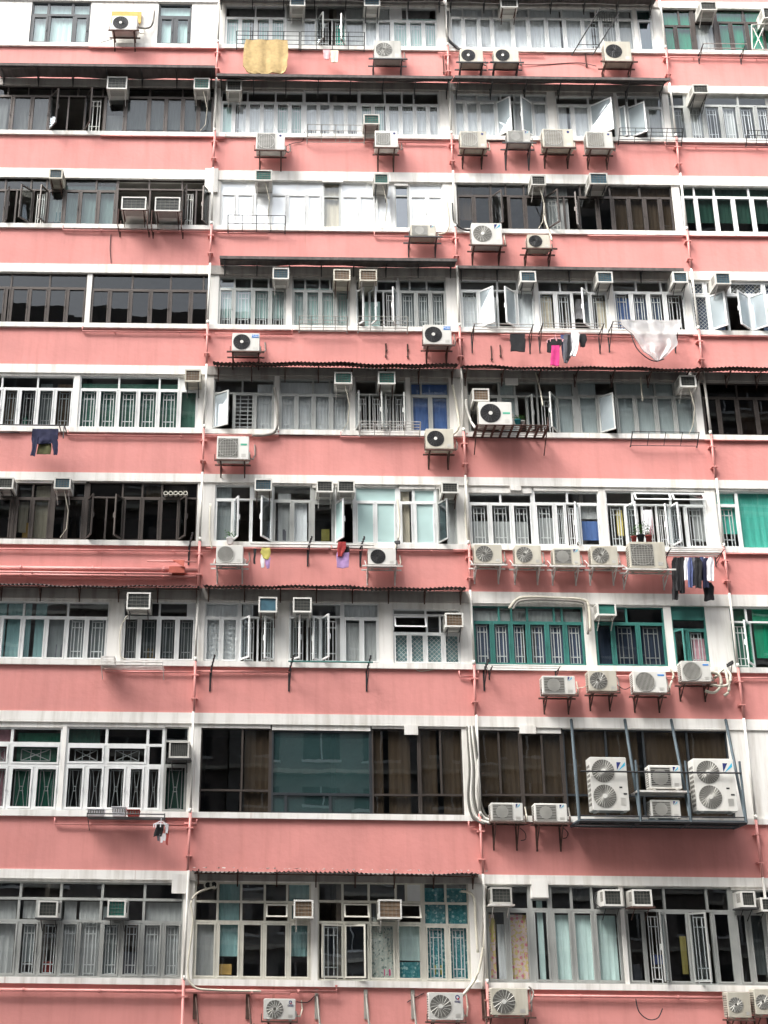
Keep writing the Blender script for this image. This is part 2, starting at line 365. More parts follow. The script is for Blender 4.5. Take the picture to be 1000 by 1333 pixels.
def win(zn, fm, rows, gl='clear', cur=(), y=.05, pat='g', ang=None, sm=None, thick=1.):
    """one glazed window: frame mesh, with panes, grilles, open sashes and curtains as its sub-parts"""
    conv = []
    for (y0, y1, xs, codes) in rows:
        xm = (xs[0] + xs[-1]) / 2; ym = (y0 + y1) / 2
        conv.append((Q(zn, xm, y1, y).z, Q(zn, xm, y0, y).z, [Q(zn, q, ym, y).x for q in xs], codes))
    X0 = sum(c[2][0] for c in conv) / len(conv); X1 = sum(c[2][-1] for c in conv) / len(conv)
    Z1 = conv[0][1]; Z0 = conv[-1][0]
    rr = min(range(9), key=lambda k: abs((Z0 + Z1) / 2 - (ST[k] + .85)))
    if Z0 < ST[rr] + .25: Z0 = ST[rr]
    if Z1 > BB[rr] + .12: Z1 = BB[rr] + .12
    for k, c in enumerate(conv):
        z0 = Z0 if k == len(conv) - 1 else c[0]; z1 = Z1 if k == 0 else conv[k-1][0]
        xs = list(c[2]); xs[0] = X0; xs[-1] = X1; conv[k] = [z0, z1, xs, c[3]]
    for k in range(1, len(conv)): conv[k][1] = conv[k-1][0]
    W = MB(); G = MB(); GR = MB(); OP = MB(); pend = []
    fo, fi = .03 * thick, .022 * thick
    W.box(X0, X0 + fo, y, y + .09, Z0, Z1).box(X1 - fo, X1, y, y + .09, Z0, Z1)
    W.box(X0 + fo, X1 - fo, y, y + .09, Z0, Z0 + fo).box(X0 + fo, X1 - fo, y, y + .09, Z1 - fo, Z1)
    for k, (z0, z1, xs, codes) in enumerate(conv):
        if k: W.box(X0 + fo, X1 - fo, y - .004, y + .085, z1 - fi, z1 + fi)
        za = z0 + (fo if k == len(conv) - 1 else fi); zb = z1 - (fo if k == 0 else fi)
        for i in range(len(xs) - 1):
            xa = xs[i] + (fo if i == 0 else fi); xb = xs[i+1] - (fo if i == len(xs) - 2 else fi); cd = codes[i]
            if i: W.box(xs[i] - fi, xs[i] + fi, y + .002, y + .082, za, zb)
            if xb - xa < .03: continue
            if cd in 'sgxdh':        # closed sash: its own rail inside the frame
                t = .034 * thick; e = .004
                W.box(xa + e, xa + t, y - .012, y + .05, za + e, zb - e).box(xb - t, xb - e, y - .012, y + .05, za + e, zb - e)
                W.box(xa + t, xb - t, y - .012, y + .05, za + e, za + t).box(xa + t, xb - t, y - .012, y + .05, zb - t, zb - e)
                tx, tz = random.uniform(-.004, .004), random.uniform(-.004, .004)
                G.quad((xa+t, y+.02-tx, za+t), (xb-t, y+.02+tx, za+t), (xb-t, y+.02+tx+tz, zb-t), (xa+t, y+.02-tx+tz, zb-t))
                W.box(xb - t * .75, xb - t * .25, y - .03, y - .012, (za+zb)/2 - .06, (za+zb)/2 + .02)
            elif cd in 'fG':
                tx, tz = random.uniform(-.004, .004), random.uniform(-.004, .004)
                G.quad((xa, y+.04-tx, za), (xb, y+.04+tx, za), (xb, y+.04+tx+tz, zb), (xa, y+.04-tx+tz, zb))
            elif cd == 'p': OP.box(xa, xb, y + .03, y + .05, za, zb)
            if cd in 'gGLRv' : pattern(GR, xa, xb, za, zb, pat if pat in 'gxdh' else 'g')
            if cd in 'xdh': pattern(GR, xa, xb, za, zb, cd)
            if cd in 'lL': pend.append((xa, xb, za, zb, 'l'))
            if cd in 'rR': pend.append((xa, xb, za, zb, 'r'))
            if cd == 't': pend.append((xa, xb, za, zb, 't'))
    w = W.build('window', fm, BLD)
    G.build('pane', gl, w); GR.build('grille', 'grillepaint' if fm != 'fbronze' else 'wire', w)
    OP.build('infill_panel', 'fwhite' if fm in ('fwhite', 'fcream') else fm, w)
    for (xa, xb, za, zb, h) in pend:
        a = ang if ang else R(random.uniform(48, 72))
        if h == 't': a = R(32)
        sash(xa, xb, za, zb, h, a, fm, 'clear' if gl in ('dim',) else gl if not sm else sm, y, w)
    for c in cur:                      # (x0, x1, material[, top fraction, bottom fraction])
        ym = (rows[0][0] + rows[-1][1]) / 2
        a, b = Q(zn, c[0], ym, y).x, Q(zn, c[1], ym, y).x; h = Z1 - Z0
        t, bt = (c[3], c[4]) if len(c) > 4 else (0, 1)
        curtain(a + .02, b - .02, Z1 - h * bt + .02, Z1 - h * t - .01, c[2], w, flat=(c[2] in ('cblind',)))
    WINS.append((rr, X0, X1, Z0, Z1, fm)); return w

# ---- top row
win('a1','fblack',[(10,58,[119,187,280,347],'fff'),(58,162,[119,187,280,347],'sfs')],cur=[(119,347,'cpalegreen')],thick=1.7)
win('a1','fblack',[(17,65,[606,734],'f'),(65,168,[606,668,734],'ss')],cur=[(606,734,'cpalegreen')],thick=1.7)
win('a2','fwhite',[(22,68,[68,185,300],'ff'),(68,178,[68,125,185,242,300],'gggg')],cur=[(68,300,'cpalegreen',.2,1)])
win('a2','falu',[(22,75,[303,365,418,530,600],'pfff'),(75,182,[303,365,418,478,530,600],'pgLRf')],cur=[(530,600,'cgrey'),(365,415,'cwhite',.3,1),(490,528,'cgreen',.4,1)])
win('a2','fwhite',[(28,80,[603,650,700,742,765,880],'ffpff'),(80,188,[603,650,708,770,828,880],'fgggg')],cur=[(603,700,'cwhite'),(700,880,'cpalegreen',.2,1)])
win('a3','fwhite',[(25,55,[36,75,135,170,275,375,478,545,592],'ffffffff'),(55,150,[36,78,125,165,228,275,330,385,440,495,545,592],'sggssgggggs')],cur=[(36,375,'cwhite'),(378,470,'cwhite'),(480,590,'cgrey')])
win('a3','fwhite',[(28,62,[603,650],'f'),(62,150,[603,650],'s')],'blueglass',cur=[(603,650,'cslate')])
win('a3','fbronze',[(30,78,[680,730,770],'ff'),(78,150,[680,722,770],'ss')],'greenglass',cur=[(680,770,'cgreen')])
win('a3','fbronze',[(30,68,[776,838],'f'),(68,152,[776,838],'f')],cur=[(776,838,'cgrey')])
win('a3','fbronze',[(30,68,[845,925,985,1060],'fff'),(68,152,[845,890,938,990,1060],'sssf')],'greenglass',cur=[(845,930,'cgreen'),(940,1060,'cgreen')])
# ---- second row
win('a1','fbronze',[(335,370,[-40,32,110,200,300,395,480,575,700,820],'fffffffff'),(370,500,[-40,45,120,190,260,325,400,480,570,635,700,760,820],'sssloLsssssss')],'dim',cur=[(-40,190,'cgrey',.2,1),(400,480,'cgrey',.55,1),(485,820,'cslate',.25,1)],sm='clear')
win('a2','fwhite',[(350,392,[52,155,262,368],'fff'),(392,515,[52,100,155,208,262,315,368],'sggggg')],cur=[(52,110,'cpalegreen',.3,1),(120,260,'cwhite',.3,1),(262,368,'cpalegreen',.3,1)])
win('a2','fwhite',[(350,395,[372,465,580],'ff'),(395,516,[372,425,475,530,580],'gggg')],cur=[(372,580,'cwhite',.25,1)])
win('a2','fwhite',[(352,400,[583,680,745,790,888],'ffff'),(400,518,[583,635,690,740,795,845,888],'gggggg')],cur=[(583,680,'cpalegreen',.3,1),(690,888,'cwhite',.35,1)])
win('a3','fwhite',[(285,308,[48,118,190,232,332],'ffff'),(308,415,[48,85,125,178,232,288,332],'ssslrs')],cur=[(48,190,'cwhite'),(232,332,'cwhite')],ang=R(40),sm='skyreflect')
win('a3','fwhite',[(292,318,[358,455,535],'ff'),(318,415,[358,410,462,535],'ssl')],cur=[(358,462,'cwhite',.2,1)],ang=R(38),sm='skyreflect')
win('a3','fwhite',[(292,325,[545,572,600,682],'fff'),(325,415,[545,575,635,682],'lls')],cur=[(630,682,'cgrey')],ang=R(36),sm='skyreflect')
win('a3','falu',[(285,322,[700,750],'f'),(322,412,[700,750],'g')],'dim',cur=[(700,750,'cgrey',.3,1)])
win('a3','falu',[(285,320,[755,805,908,1060],'fff'),(320,412,[755,808,860,912,965,1010,1060],'gggggg')],cur=[(755,805,'cgrey',.3,1),(870,905,'cgrey',.2,1),(1000,1060,'cbeige')])
# ---- third row
win('a4','fbronze',[(95,140,[-60,22,120,180,245,370,447],'ffffff'),(140,268,[-60,22,60,125,180,245,305,375,447],'slrRssss')],'dim',cur=[(245,447,'cpalegreen',.1,1),(180,240,'cmint',.4,1)],sm='blueglass')
win('a4','fbronze',[(100,138,[449,572,698,803],'ooo'),(138,272,[449,572,698,750,803],'ooLr')],'dark',sm='dim')
win('a5','fwhite',[(103,155,[50,155,248,345,440],'ffff'),(155,285,[50,110,178,240,305,380,440],'ssssss')],'frost',cur=[])
win('a5','falu',[(108,165,[444,508],'f'),(165,285,[444,508],'f')],'clear',cur=[(444,508,'cbeige')])
win('a5','fwhite',[(110,162,[512,610,708],'ff'),(162,288,[512,580,645,708],'sss')],'frost')
win('a5','falu',[(125,162,[718,770],'f'),(162,288,[718,770],'f')],'blueglass')
win('a5','fwhite',[(118,162,[774,903],'f'),(162,288,[774,843,903],'ss')],'frost')
win('a6','fbronze',[(90,130,[57,160,205,260,325,430,520,610,705],'ffffffff'),(130,230,[57,110,162,215,265,325,385,425,485,530,580,628,675,716],'sslssLrssssss')],'dim',cur=[(57,110,'cbrown'),(330,400,'cgrey'),(530,716,'cbrown')],sm='dim')
win('a6','fwhite',[(92,132,[733,775,835,940,1060],'ffff'),(132,228,[733,785,843,898,955,1010,1060],'ssssss')],'dim',cur=[(733,1060,'cdkgreen')])
# ---- fourth row
win('a4','fbronze',[(460,513,[-60,45,192,332],'fff'),(513,642,[-60,18,40,110,182,255,332],'ssssss')],'dark')
win('a4','fbronze',[(463,522,[350,508,655,780,800],'ffff'),(522,655,[350,418,498,575,650,730,800],'ssssss')],'dark')
win('a5','falu',[(475,518,[43,105,170,235,302],'ffff'),(518,655,[43,100,175,240,302],'gggg')],cur=[(43,302,'cpalegreen',.15,1)])
win('a5','falu',[(478,525,[325,375,430,470,545],'ffff'),(525,660,[325,375,432,490,545],'gggg')],cur=[(325,545,'cpalegreen',.15,1)])
win('a5','fwhite',[(485,525,[568,650,728],'ff'),(525,662,[568,620,675,728],'llR')],'dim',cur=[(600,665,'cpalegreen',.4,1)],sm='clear')
win('a5','falu',[(485,528,[734,775,840,914],'fff'),(528,662,[734,800,855,914],'ggg')],cur=[(734,914,'cslate',.1,1)])
win('a6','fwhite',[(383,415,[68,180,240,292],'fff'),(415,525,[68,125,182,238,292],'glrs')],cur=[(68,180,'cwhite',.3,1),(240,292,'cwhite')],ang=R(42),sm='skyreflect')
win('a6','fwhite',[(385,420,[303,370,450,514],'fff'),(420,522,[303,358,410,462,514],'ggrg')],cur=[(303,350,'cbeige',.3,1),(480,514,'cbeige',.35,1)])
win('a6','fwhite',[(385,420,[530,600,675,747],'fff'),(420,522,[530,588,640,690,747],'gggg')],'clear',cur=[(530,588,'cblue',.3,1),(600,680,'cdkblue',.3,1)])
win('a6','fwhite',[(388,430,[765,808,880,985,1060],'dddd'),(430,530,[765,822,878,945,1000,1060],'glrls')],'clear',cur=[(765,870,'cdkblue'),(940,1060,'cdkblue')],pat='d',ang=R(42),sm='skyreflect')
# ---- fifth row
win('b1','fwhite',[(155,205,[-90,10,155,300],'fff'),(205,357,[-90,8,75,150,220,300],'ggggg')],'dim',cur=[(-90,60,'cbrown',.2,1),(155,210,'cslate',.1,1),(225,300,'cbrown',.1,1)])
win('b1','fwhite',[(157,210,[322,485,650,728,808],'fffp'),(210,368,[322,398,478,560,642,728,808],'gggggs')],'clear',cur=[(322,808,'cdkgreen',.1,1)])
win('b2','falu',[(150,200,[50,155,270],'ff'),(200,335,[50,122,198,270],'lhg')],cur=[(205,270,'cwhite',.05,1)],sm='skyreflect',ang=R(35))
win('b2','falu',[(150,205,[288,410,470,542],'fff'),(205,338,[288,350,412,475,542],'gggg')],cur=[(288,542,'cwhite',.02,1)])
win('b2','falu',[(155,205,[562,640,745],'oo'),(205,335,[562,615,665,700,745],'LRLR')],'clear',ang=R(78))
win('b2','falu',[(160,208,[762,800,902],'ff'),(208,335,[762,835,902],'ss')],cur=[(762,902,'cblue')])
win('b3','falu',[(140,185,[45,145,195,265,385],'ffff'),(185,300,[45,150,205,235,270,330,385],'ssolRs')],cur=[(150,205,'cblind'),(330,385,'cblind',0,1)])
win('b3','falu',[(140,185,[395,515,640,700,765],'ffff'),(185,300,[395,462,520,580,645,705,765],'slssss')],cur=[(395,462,'cblind'),(520,765,'cblind')],sm='skyreflect',ang=R(40))
win('b3','fbronze',[(145,190,[788,900,1060],'ff'),(190,305,[788,845,905,965,1060],'ssss')],'dark',cur=[(905,1060,'cbrown')])
# ---- sixth row
win('b4','fbronze',[(90,150,[-90,0,70,135,208],'ffff'),(150,320,[-90,-20,45,62,128,208],'sssss')],'dim',cur=[(70,115,'cbeige',.3,1),(135,205,'cbeige')])
win('b4','fbronze',[(90,150,[215,285,345],'pf'),(150,320,[215,270,345],'ss')],'dark',cur=[])
win('b4','fbronze',[(90,150,[358,500,580,660,803],'ffff'),(150,322,[358,430,500,575,650,728,803],'lrsssl')],'dark',cur=[(585,655,'cbeige',0,.28),(662,760,'cwhite',0,.2)],sm='dim')
win('b5','fwhite',[(85,135,[80,207],'f'),(135,285,[80,145,207],'sl')],cur=[(80,140,'cslate')])
win('b5','fwhite',[(85,135,[210,283],'p'),(135,285,[210,283],'r')],cur=[])
win('b5','falu',[(88,140,[285,420],'f'),(140,288,[285,352,420],'ss')],cur=[(300,350,'cgrey',.1,1),(355,408,'cwhite',.25,1)])
win('b5','falu',[(95,145,[423,500],'p'),(145,288,[423,500],'s')],'dim',cur=[])
win('b5','fwhite',[(95,145,[503,570],'p'),(145,290,[503,570],'l')],'frostaqua')
win('b5','fwhite',[(92,143,[574,720],'f'),(143,290,[574,645,720],'ss')],'frostaqua')
win('b5','fwhite',[(100,145,[730,780],'f'),(145,292,[730,780],'s')],cur=[(735,770,'cbeige')])
win('b5','fwhite',[(100,145,[781,857],'f'),(145,292,[781,857],'s')],'frostaqua')
win('b5','falu',[(100,145,[862,930],'p'),(145,292,[862,930],'l')],cur=[(895,930,'cgrey')])
win('b6','fwhite',[(103,135,[50,150,252],'ff'),(135,262,[50,118,188,252],'ggg')],cur=[(60,240,'cgrey',.5,1)])
win('b6','fwhite',[(97,135,[258,362,465],'ff'),(135,268,[258,325,360,400,465],'ggRs')],cur=[(262,330,'cgrey',.45,1),(408,465,'cblue',.5,1),(408,465,'cgrey',.2,.48)])
win('b6','fwhite',[(97,140,[487,570,690,803],'ftt'),(140,270,[487,550,605,650,690,740,803],'GLvRLg')],cur=[(520,545,'cyellow',.3,.9),(610,640,'cpink',.35,.75),(760,803,'cgrey')])
win('b6','fwhite',[(98,140,[836,905],'f'),(140,268,[836,905],'g')],'clear',cur=[(836,905,'cgreen')])
win('b6','fwhite',[(98,140,[912,1010,1090],'pp'),(98,270,[912,1010,1090],'ff')],'clear',cur=[(912,1090,'cgreen')]) if False else win('b6','fwhite',[(98,270,[908,1020,1090],'ff')],'clear',cur=[(908,1090,'cgreen')])
# ---- seventh row
win('c1','fwhite',[(135,197,[-110,-10,98,278,442],'ffff'),(197,375,[-110,0,88,185,268,350,442],'ssssgg')],'clear',cur=[(-110,20,'cteal'),(20,185,'cteal'),(190,442,'cslate',.28,1)])
win('c1','fwhite',[(137,198,[500,650,765,797],'ffp'),(198,375,[500,565,645,720,797],'gggg')],'dim',cur=[(500,797,'cslate',.3,1)])
win('c2','fwhite',[(118,168,[43,160],'f'),(168,315,[43,100,160],'gg')],cur=[(43,160,'cwhite')],pat='h')
win('c2','fwhite',[(118,168,[165,285],'f'),(168,315,[165,225,285],'LR')],cur=[(170,210,'cwhite',.0,.35)])
win('c2','fwhite',[(120,165,[332,410,512],'pf'),(165,318,[332,395,440,512],'LRL')],cur=[(490,512,'cgrey')])
win('c2','fwhite',[(120,170,[518,640],'f'),(170,318,[518,582,640],'ss')],cur=[(518,640,'cgrey',.3,1),(518,640,'cwhite',0,.25)])
win('c2','fwhite',[(140,160,[688,800,918],'ff'),(160,222,[688,805,850,918],'tff'),(222,320,[688,745,800,862,918],'dddd')],cur=[(688,918,'cteal',.4,1)])
win('c3','fgreen',[(72,122,[62,145,185,235,320,345,415],'ffffff'),(122,258,[62,125,185,240,300,358,415],'gggggg')],'clear',cur=[(62,415,'cdkblue',.3,1),(62,415,'cgrey',.05,.25)])
win('c3','fgreen',[(75,125,[448,550,672],'ff'),(125,258,[448,510,590,672],'sgg')],'dim',cur=[(448,672,'cdkblue',.3,1)])
win('c3','fgreen',[(72,112,[695,803],'p'),(112,145,[695,803],'f'),(145,243,[695,745,803],'lg')],'clear',cur=[(760,803,'cpink',.5,.95)])
win('c3','fwhite',[(75,122,[880,930,1090],'ff'),(122,260,[880,950,1090],'Rf')],'greenglass',cur=[(880,950,'cdkgreen'),(960,1090,'cgreen')])
# ---- eighth row
win('c4','fwhite',[(83,148,[-110,-60,50,248],'fff'),(148,238,[-110,-60,40,248],'xxx'),(238,425,[-110,-55,32,135,248],'sxxx')],'dim',cur=[(-110,50,'cpink'),(55,245,'cmidgreen',.05,1)],thick=1.4)
win('c4','fwhite',[(83,155,[265,435,602,664],'fff'),(155,238,[265,430,602,664],'xxf'),(238,425,[265,345,425,515,590,664],'xxxxx')],'dim',cur=[(265,400,'cdkgreen',.0,.2)],thick=1.4)
win('c4','falu',[(83,140,[668,765],'f'),(140,238,[668,765],'f'),(238,425,[668,765],'x')],'dim',cur=[(668,765,'cdkgreen',.5,1)])
win('c5','fbronze',[(70,272,[50,188,278],'ff'),(272,350,[50,183,278],'ff')],'dim',cur=[(192,278,'cbrown')])
win('c5','fblack',[(78,285,[283,608],'f'),(285,350,[283,330,475,608],'fff')],'tealpanel',thick=1.3)
win('c5','fbronze',[(72,287,[612,765],'f'),(287,350,[612,765],'f')],'dim',cur=[(612,740,'cbrown')])
win('c5','fbronze',[(72,287,[768,835,908],'ff'),(287,350,[768,908],'f')],'dim',cur=[(768,908,'cbrown')])
win('c6','fbronze',[(75,280,[86,148,218],'ff'),(280,345,[86,218],'f')],'dim',cur=[(86,218,'cbrown')])
win('c6','fbronze',[(85,280,[222,285,352],'ff'),(280,345,[222,352],'f')],'dim',cur=[(222,352,'cbrown')])
win('c6','fblack',[(75,283,[358,490,610,750,885],'ffff'),(283,350,[358,490,610,750,885],'ffff')],'dim',cur=[(358,600,'cbrown'),(610,885,'cbrown')])
# ---- bottom row
AB = [-70, 85, 250, 418, 590, 745]
win('d1','falu',[(88,157,AB,'fffff'),(157,247,[-70,75,150,245,410,500,585,745],'fffffff'),(247,475,[-70,-20,70,155,240,320,408],'ggggGG') if False else (247,475,[-70,70,155,240,320,408,490,572,660,745],'sgggGgggg')],'clear',cur=[(-70,60,'cgrey',.2,1),(80,150,'cgrey',.2,.4),(90,140,'cslate',.4,1),(250,408,'cgrey',.2,1),(410,480,'cslate',.25,1),(585,745,'cgrey',.2,1)],thick=1.25)
win('d2','fcream',[(72,135,[32,110,185,262,335,412],'fffff'),(135,200,[32,108,185,262,340,412],'fffts'),(200,378,[32,105,183,258,338,412],'sssss')],'clear',cur=[(32,100,'cgrey',.4,1),(108,180,'cteal'),(338,410,'cteal')],thick=1.15)
win('d2','fcream',[(72,135,[434,515,600,688,722,775],'ffffp'),(135,203,[434,515,605,690,775],'otft'),(203,380,[434,520,600,690,775],'Rlss')],'clear',cur=[(605,690,'cmosaic',.35,1),(695,770,'cmint',.42,.8),(690,775,'cleafy',.8,1)],thick=1.15,ang=R(24))
win('d2','fcream',[(72,140,[779,850,928],'ff'),(140,210,[779,855,928],'ff'),(210,385,[779,858,928],'gg')],'clear',cur=[(779,928,'cleafy',.05,1)],thick=1.15)
win('d3','falu',[(78,155,[102,170,245],'ff'),(155,385,[102,175,245],'ss')],'clear',cur=[(108,140,'cyellow',.35,.6),(108,138,'cfloral',.3,1),(140,172,'cwhite',.4,1),(180,240,'cfloral',.3,1)],thick=1.2)
win('d3','falu',[(122,155,[250,308],'f'),(155,385,[250,308],'s')],'clear',cur=[(270,295,'cmint')],thick=1.2)
win('d3','falu',[(80,158,[312,375,440,532],'fff'),(158,388,[312,382,452,532],'sss')],'clear',cur=[(318,380,'cmint',.3,1),(385,450,'cmint',.3,1),(455,525,'cmint',.3,1)],thick=1.2)
win('d3','falu',[(85,160,[545,670,805,885],'fff'),(160,390,[545,612,675,755,830,885],'sRsLs')],'dim',cur=[(720,745,'cyellow',.5,.9)],thick=1.2,sm='dim')
win('d3','falu',[(95,165,[893,960,1090],'ff'),(165,392,[893,945,1000,1090],'sss')],'dim',cur=[(950,1000,'cslate')],thick=1.2)
# ---- the bays beyond the right edge of the picture
for r in range(9):
    xs = [1040, 1085, 1130, 1175, 1220]; zc = P(1100, 700).x
    a = 14.0; b = 17.0
    W = MB(); G = MB(); y = .05; z0, z1 = ST[r], BB[r]
    zt = z1 - .45
    for k in range(6):
        x = a + (b - a) * k / 5; W.box(x - .03, x + .03, y, y + .08, z0 + .04, z1 - .04)
    W.box(a - .03, b + .03, y - .004, y + .09, z0, z0 + .04).box(a - .03, b + .03, y - .004, y + .09, z1 - .04, z1).box(a, b, y - .003, y + .07, zt - .03, zt + .03)
    G.quad((a, y + .04, z0 + .04), (b, y + .04, z0 + .04), (b, y + .04, z1 - .04), (a, y + .04, z1 - .04))
    w = W.build('window', ['fwhite', 'fbronze', 'falu'][r % 3], BLD); G.build('pane', 'dim', w)
    curtain(a, b, z0, z1, ['cgrey', 'cteal', 'cbeige'][r % 3], w)
    WINS.append((r, a - .03, b + .03, z0, z1, 'fwhite'))
# wall around the windows
for r in range(9):
    ws = sorted([w for w in WINS if w[0] == r], key=lambda w: w[1]); cur = XL; last = 'white'
    def fill(name, x0, x1, z0, z1, m=None):
        if x1 - x0 < .004 or z1 - z0 < .004: return
        cuts = [x0] + [p for p in PIPE[1:4] if x0 < p < x1] + [x1]
        for p, q in zip(cuts, cuts[1:]):
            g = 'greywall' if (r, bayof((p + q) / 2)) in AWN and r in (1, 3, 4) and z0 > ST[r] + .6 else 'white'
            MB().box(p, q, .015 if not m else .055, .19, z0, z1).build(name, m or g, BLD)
    for (_, x0, x1, z0, z1, fm) in ws:
        slim = x0 - cur < .085 and cur > XL
        fill('mullion_post' if slim else 'pier', cur, x0, ST[r], BB[r], last if slim else None)
        fill('window_head', max(cur, x0), x1, z1, BB[r]); fill('apron', max(cur, x0), x1, ST[r], z0); cur = max(cur, x1); last = fm
    fill('pier', cur, XR, ST[r], BB[r])
# downstand beam ends in the lintel zone
for (zn, x0, y0, x1, y1) in [('c5',716,60,760,92),('c6',210,60,262,86),('b6',180,82,215,95),('d3',248,62,300,118),('d1',700,55,765,135),('a4',785,60,835,150),('b3',165,130,205,150),('a5',440,95,520,112)]:
    a, b, c, d = box_at(zn, x0, y0, x1, y1); MB().box(a, b, -.05, .012, c, d).build('beam_end', 'white', BLD)

# ------------------------------------------------------------------ air conditioners
def textmesh(txt, x, y, z, size, m, parent):
    cu = bpy.data.curves.new('lettering', 'FONT'); cu.body = txt; cu.size = size; cu.align_x = 'CENTER'; cu.align_y = 'CENTER'; cu.extrude = .002
    ob = bpy.data.objects.new('tmp', cu); C.objects.link(ob); dg = bpy.context.evaluated_depsgraph_get()
    me = bpy.data.meshes.new_from_object(ob.evaluated_get(dg)); bpy.data.objects.remove(ob)
    from mathutils import Matrix
    me.transform(Matrix.Translation(Vector((x, y, z)) - org(parent)) @ Matrix.Rotation(R(90), 4, 'X'))
    me.materials.clear(); me.materials.append(M[m])
    o = bpy.data.objects.new('lettering', me); C.objects.link(o); o.parent = parent; ORG[o.name] = org(parent)
def condenser(zn, x0, y0, x1, y1, desc, fan='fandark', body='acwhite', kind='round', logo=None, br='rust', drop=.28, hub='acwhite', dual=False, yf=-.46, depth=.30, wide=0, bracket=True, pipe=True):
    a, b, c, d = box_at(zn, x0, y0, x1, y1, yf); w, h = b - a, d - c
    root = empty('outdoor_unit', ((a+b)/2, yf + depth/2, c))
    cs = MB().rbox(a, b, yf, yf + depth, c, d, .018)
    cs.box(a + w*.68, a + w*.68 + .006, yf - .002, yf, c + .03, d - .03)
    cs.box(a + .08, a + .14, yf + .02, yf + depth - .02, c - .025, c).box(b - .14, b - .08, yf + .02, yf + depth - .02, c - .025, c)
    cs.box(b, b + .03, yf + depth*.5, yf + depth*.9, c + .05, c + h*.42)
    CS = cs.build('casing', body, root)
    # slots of the side coil
    sl = MB()
    for k in range(9):
        for j in range(3):
            z = c + h * (.1 + .8 * k / 9); yy = yf + depth * (.15 + .27 * j)
            sl.box(a - .003, a, yy, yy + depth * .2, z, z + h * .05)
    sl.build('side_vent', 'fangrey', CS)
    cx = a + w * .35; fans = [(c + h * .27), (c + h * .74)] if dual else [c + h * .5]
    rr = min(w * .31, h * (.22 if dual else .44))
    for cz in fans:
        g = MB()
        if kind == 'round':
            g.disk(cx, yf - .004, cz, rr, dy=.004); g.k = 1
            for q in range(2, 11): g.annulus(cx, yf - .010, cz, rr * q / 10 - .0035, rr * q / 10, dy=.004)
            for q in range(16 if not dual else 26):
                t = 2 * math.pi * q / (16 if not dual else 26); t2 = t + .5
                g.bar((cx + rr*.2*math.cos(t), yf - .012, cz + rr*.2*math.sin(t)), (cx + rr*math.cos(t2), yf - .012, cz + rr*math.sin(t2)), .006)
        elif kind == 'vert':
            g.disk(cx, yf - .004, cz, rr, dy=.004); g.k = 1
            for q in range(-7, 8):
                xx = rr * q / 7.5; hh = math.sqrt(max(0, rr*rr - xx*xx)); g.box(cx + xx - .005, cx + xx + .005, yf - .012, yf - .004, cz - hh, cz + hh)
            g.annulus(cx, yf - .014, cz, rr - .008, rr + .008)
        elif kind == 'square':
            g.box(cx - rr, cx + rr, yf - .004, yf, cz - rr, cz + rr); g.k = 1
            for q in range(13): z = cz - rr + 2 * rr * q / 12; g.box(cx - rr, cx + rr, yf - .010, yf - .0045, z - .0035, z + .0035)
            for q in range(9): x = cx - rr + 2 * rr * q / 8; g.box(x - .003, x + .003, yf - .013, yf - .0105, cz - rr, cz + rr)
            g.annulus(cx, yf - .014, cz, rr*.93, rr*.96)
        else:                     # wide louvres across the front
            g.box(a + w*.06, a + w*.66, yf - .004, yf, c + h*.1, d - h*.1); g.k = 1
            g.disk(cx, yf - .005, cz, rr*.8, dy=.001)
            for q in range(10): z = c + h * (.12 + .78 * q / 9); g.box(a + w*.05, a + w*.67, yf - .014, yf - .006, z - .006, z + .006)
        fg = g.build('fan_grille', [fan, 'wire' if fan != 'fandark' or dual else 'darkwire'], root)
        if kind == 'round' and hub: MB().disk(cx, yf - .02, cz, rr * .2, 16, .012).build('fan_hub', hub, root)
    lx = a + w * .84; lz = d - h * .17
    if logo == 'tri':
        s = min(w, h) * .11; t = MB(); t.quad((lx - s, yf - .004, lz + s), (lx + s*.1, yf - .004, lz + s), (lx - s, yf - .004, lz - s)); t.k = 1
        t.quad((lx + s*1.1, yf - .004, lz + s*1.1), (lx + s*1.1, yf - .004, lz + s*.2), (lx - s*.8, yf - .004, lz - s*1.2)); t.build('logo', ['logonavy', 'logocyan'], CS)
    elif logo == 'blue':
        MB().box(lx - w*.12, lx + w*.12, yf - .006, yf, lz - h*.08, lz + h*.08).build('badge', 'logoblue', CS); textmesh('Midea', lx, yf - .008, lz, .085, 'clothwhite', CS)
    elif logo == 'green':
        MB().box(lx - w*.1, lx + w*.1, yf - .004, yf, c + h*.6, c + h*.68).build('badge', 'logogreen', CS)
    elif logo == 'greenmid':
        MB().box(lx - w*.12, lx + w*.1, yf - .004, yf, c + h*.47, c + h*.55).build('badge', 'logogreen', CS)
    elif logo == 'red':
        MB().annulus(lx, yf - .004, lz, h*.05, h*.085).build('logo', 'logonavy', CS); MB().disk(lx + h*.03, yf - .006, lz - h*.05, h*.03, 10, .004).build('logo', 'logored', CS)
        textmesh('GREE', lx, yf - .004, lz - h*.16, .055, 'logonavy', CS)
    elif logo == 'oval': MB().disk(lx, yf - .004, lz, h*.06, 12, .004).build('badge', 'logonavy', CS)
    elif logo == 'bluestrip': MB().box(lx - w*.1, lx + w*.1, yf - .004, yf, lz - h*.05, lz + h*.02).build('badge', 'logoblue', CS)
    if dual:
        MB().box(lx - w*.08, lx - w*.0, yf - .004, yf, c + h*.42, c + h*.45).box(lx + w*.02, lx + w*.11, yf - .004, yf, c + h*.3, c + h*.33).build('badge', 'fandark', CS)
    # specification sticker
    MB().box(lx - w*.07, lx + w*.07, yf - .003, yf, c + h*.1, c + h*.24).build('sticker', 'wire', CS)
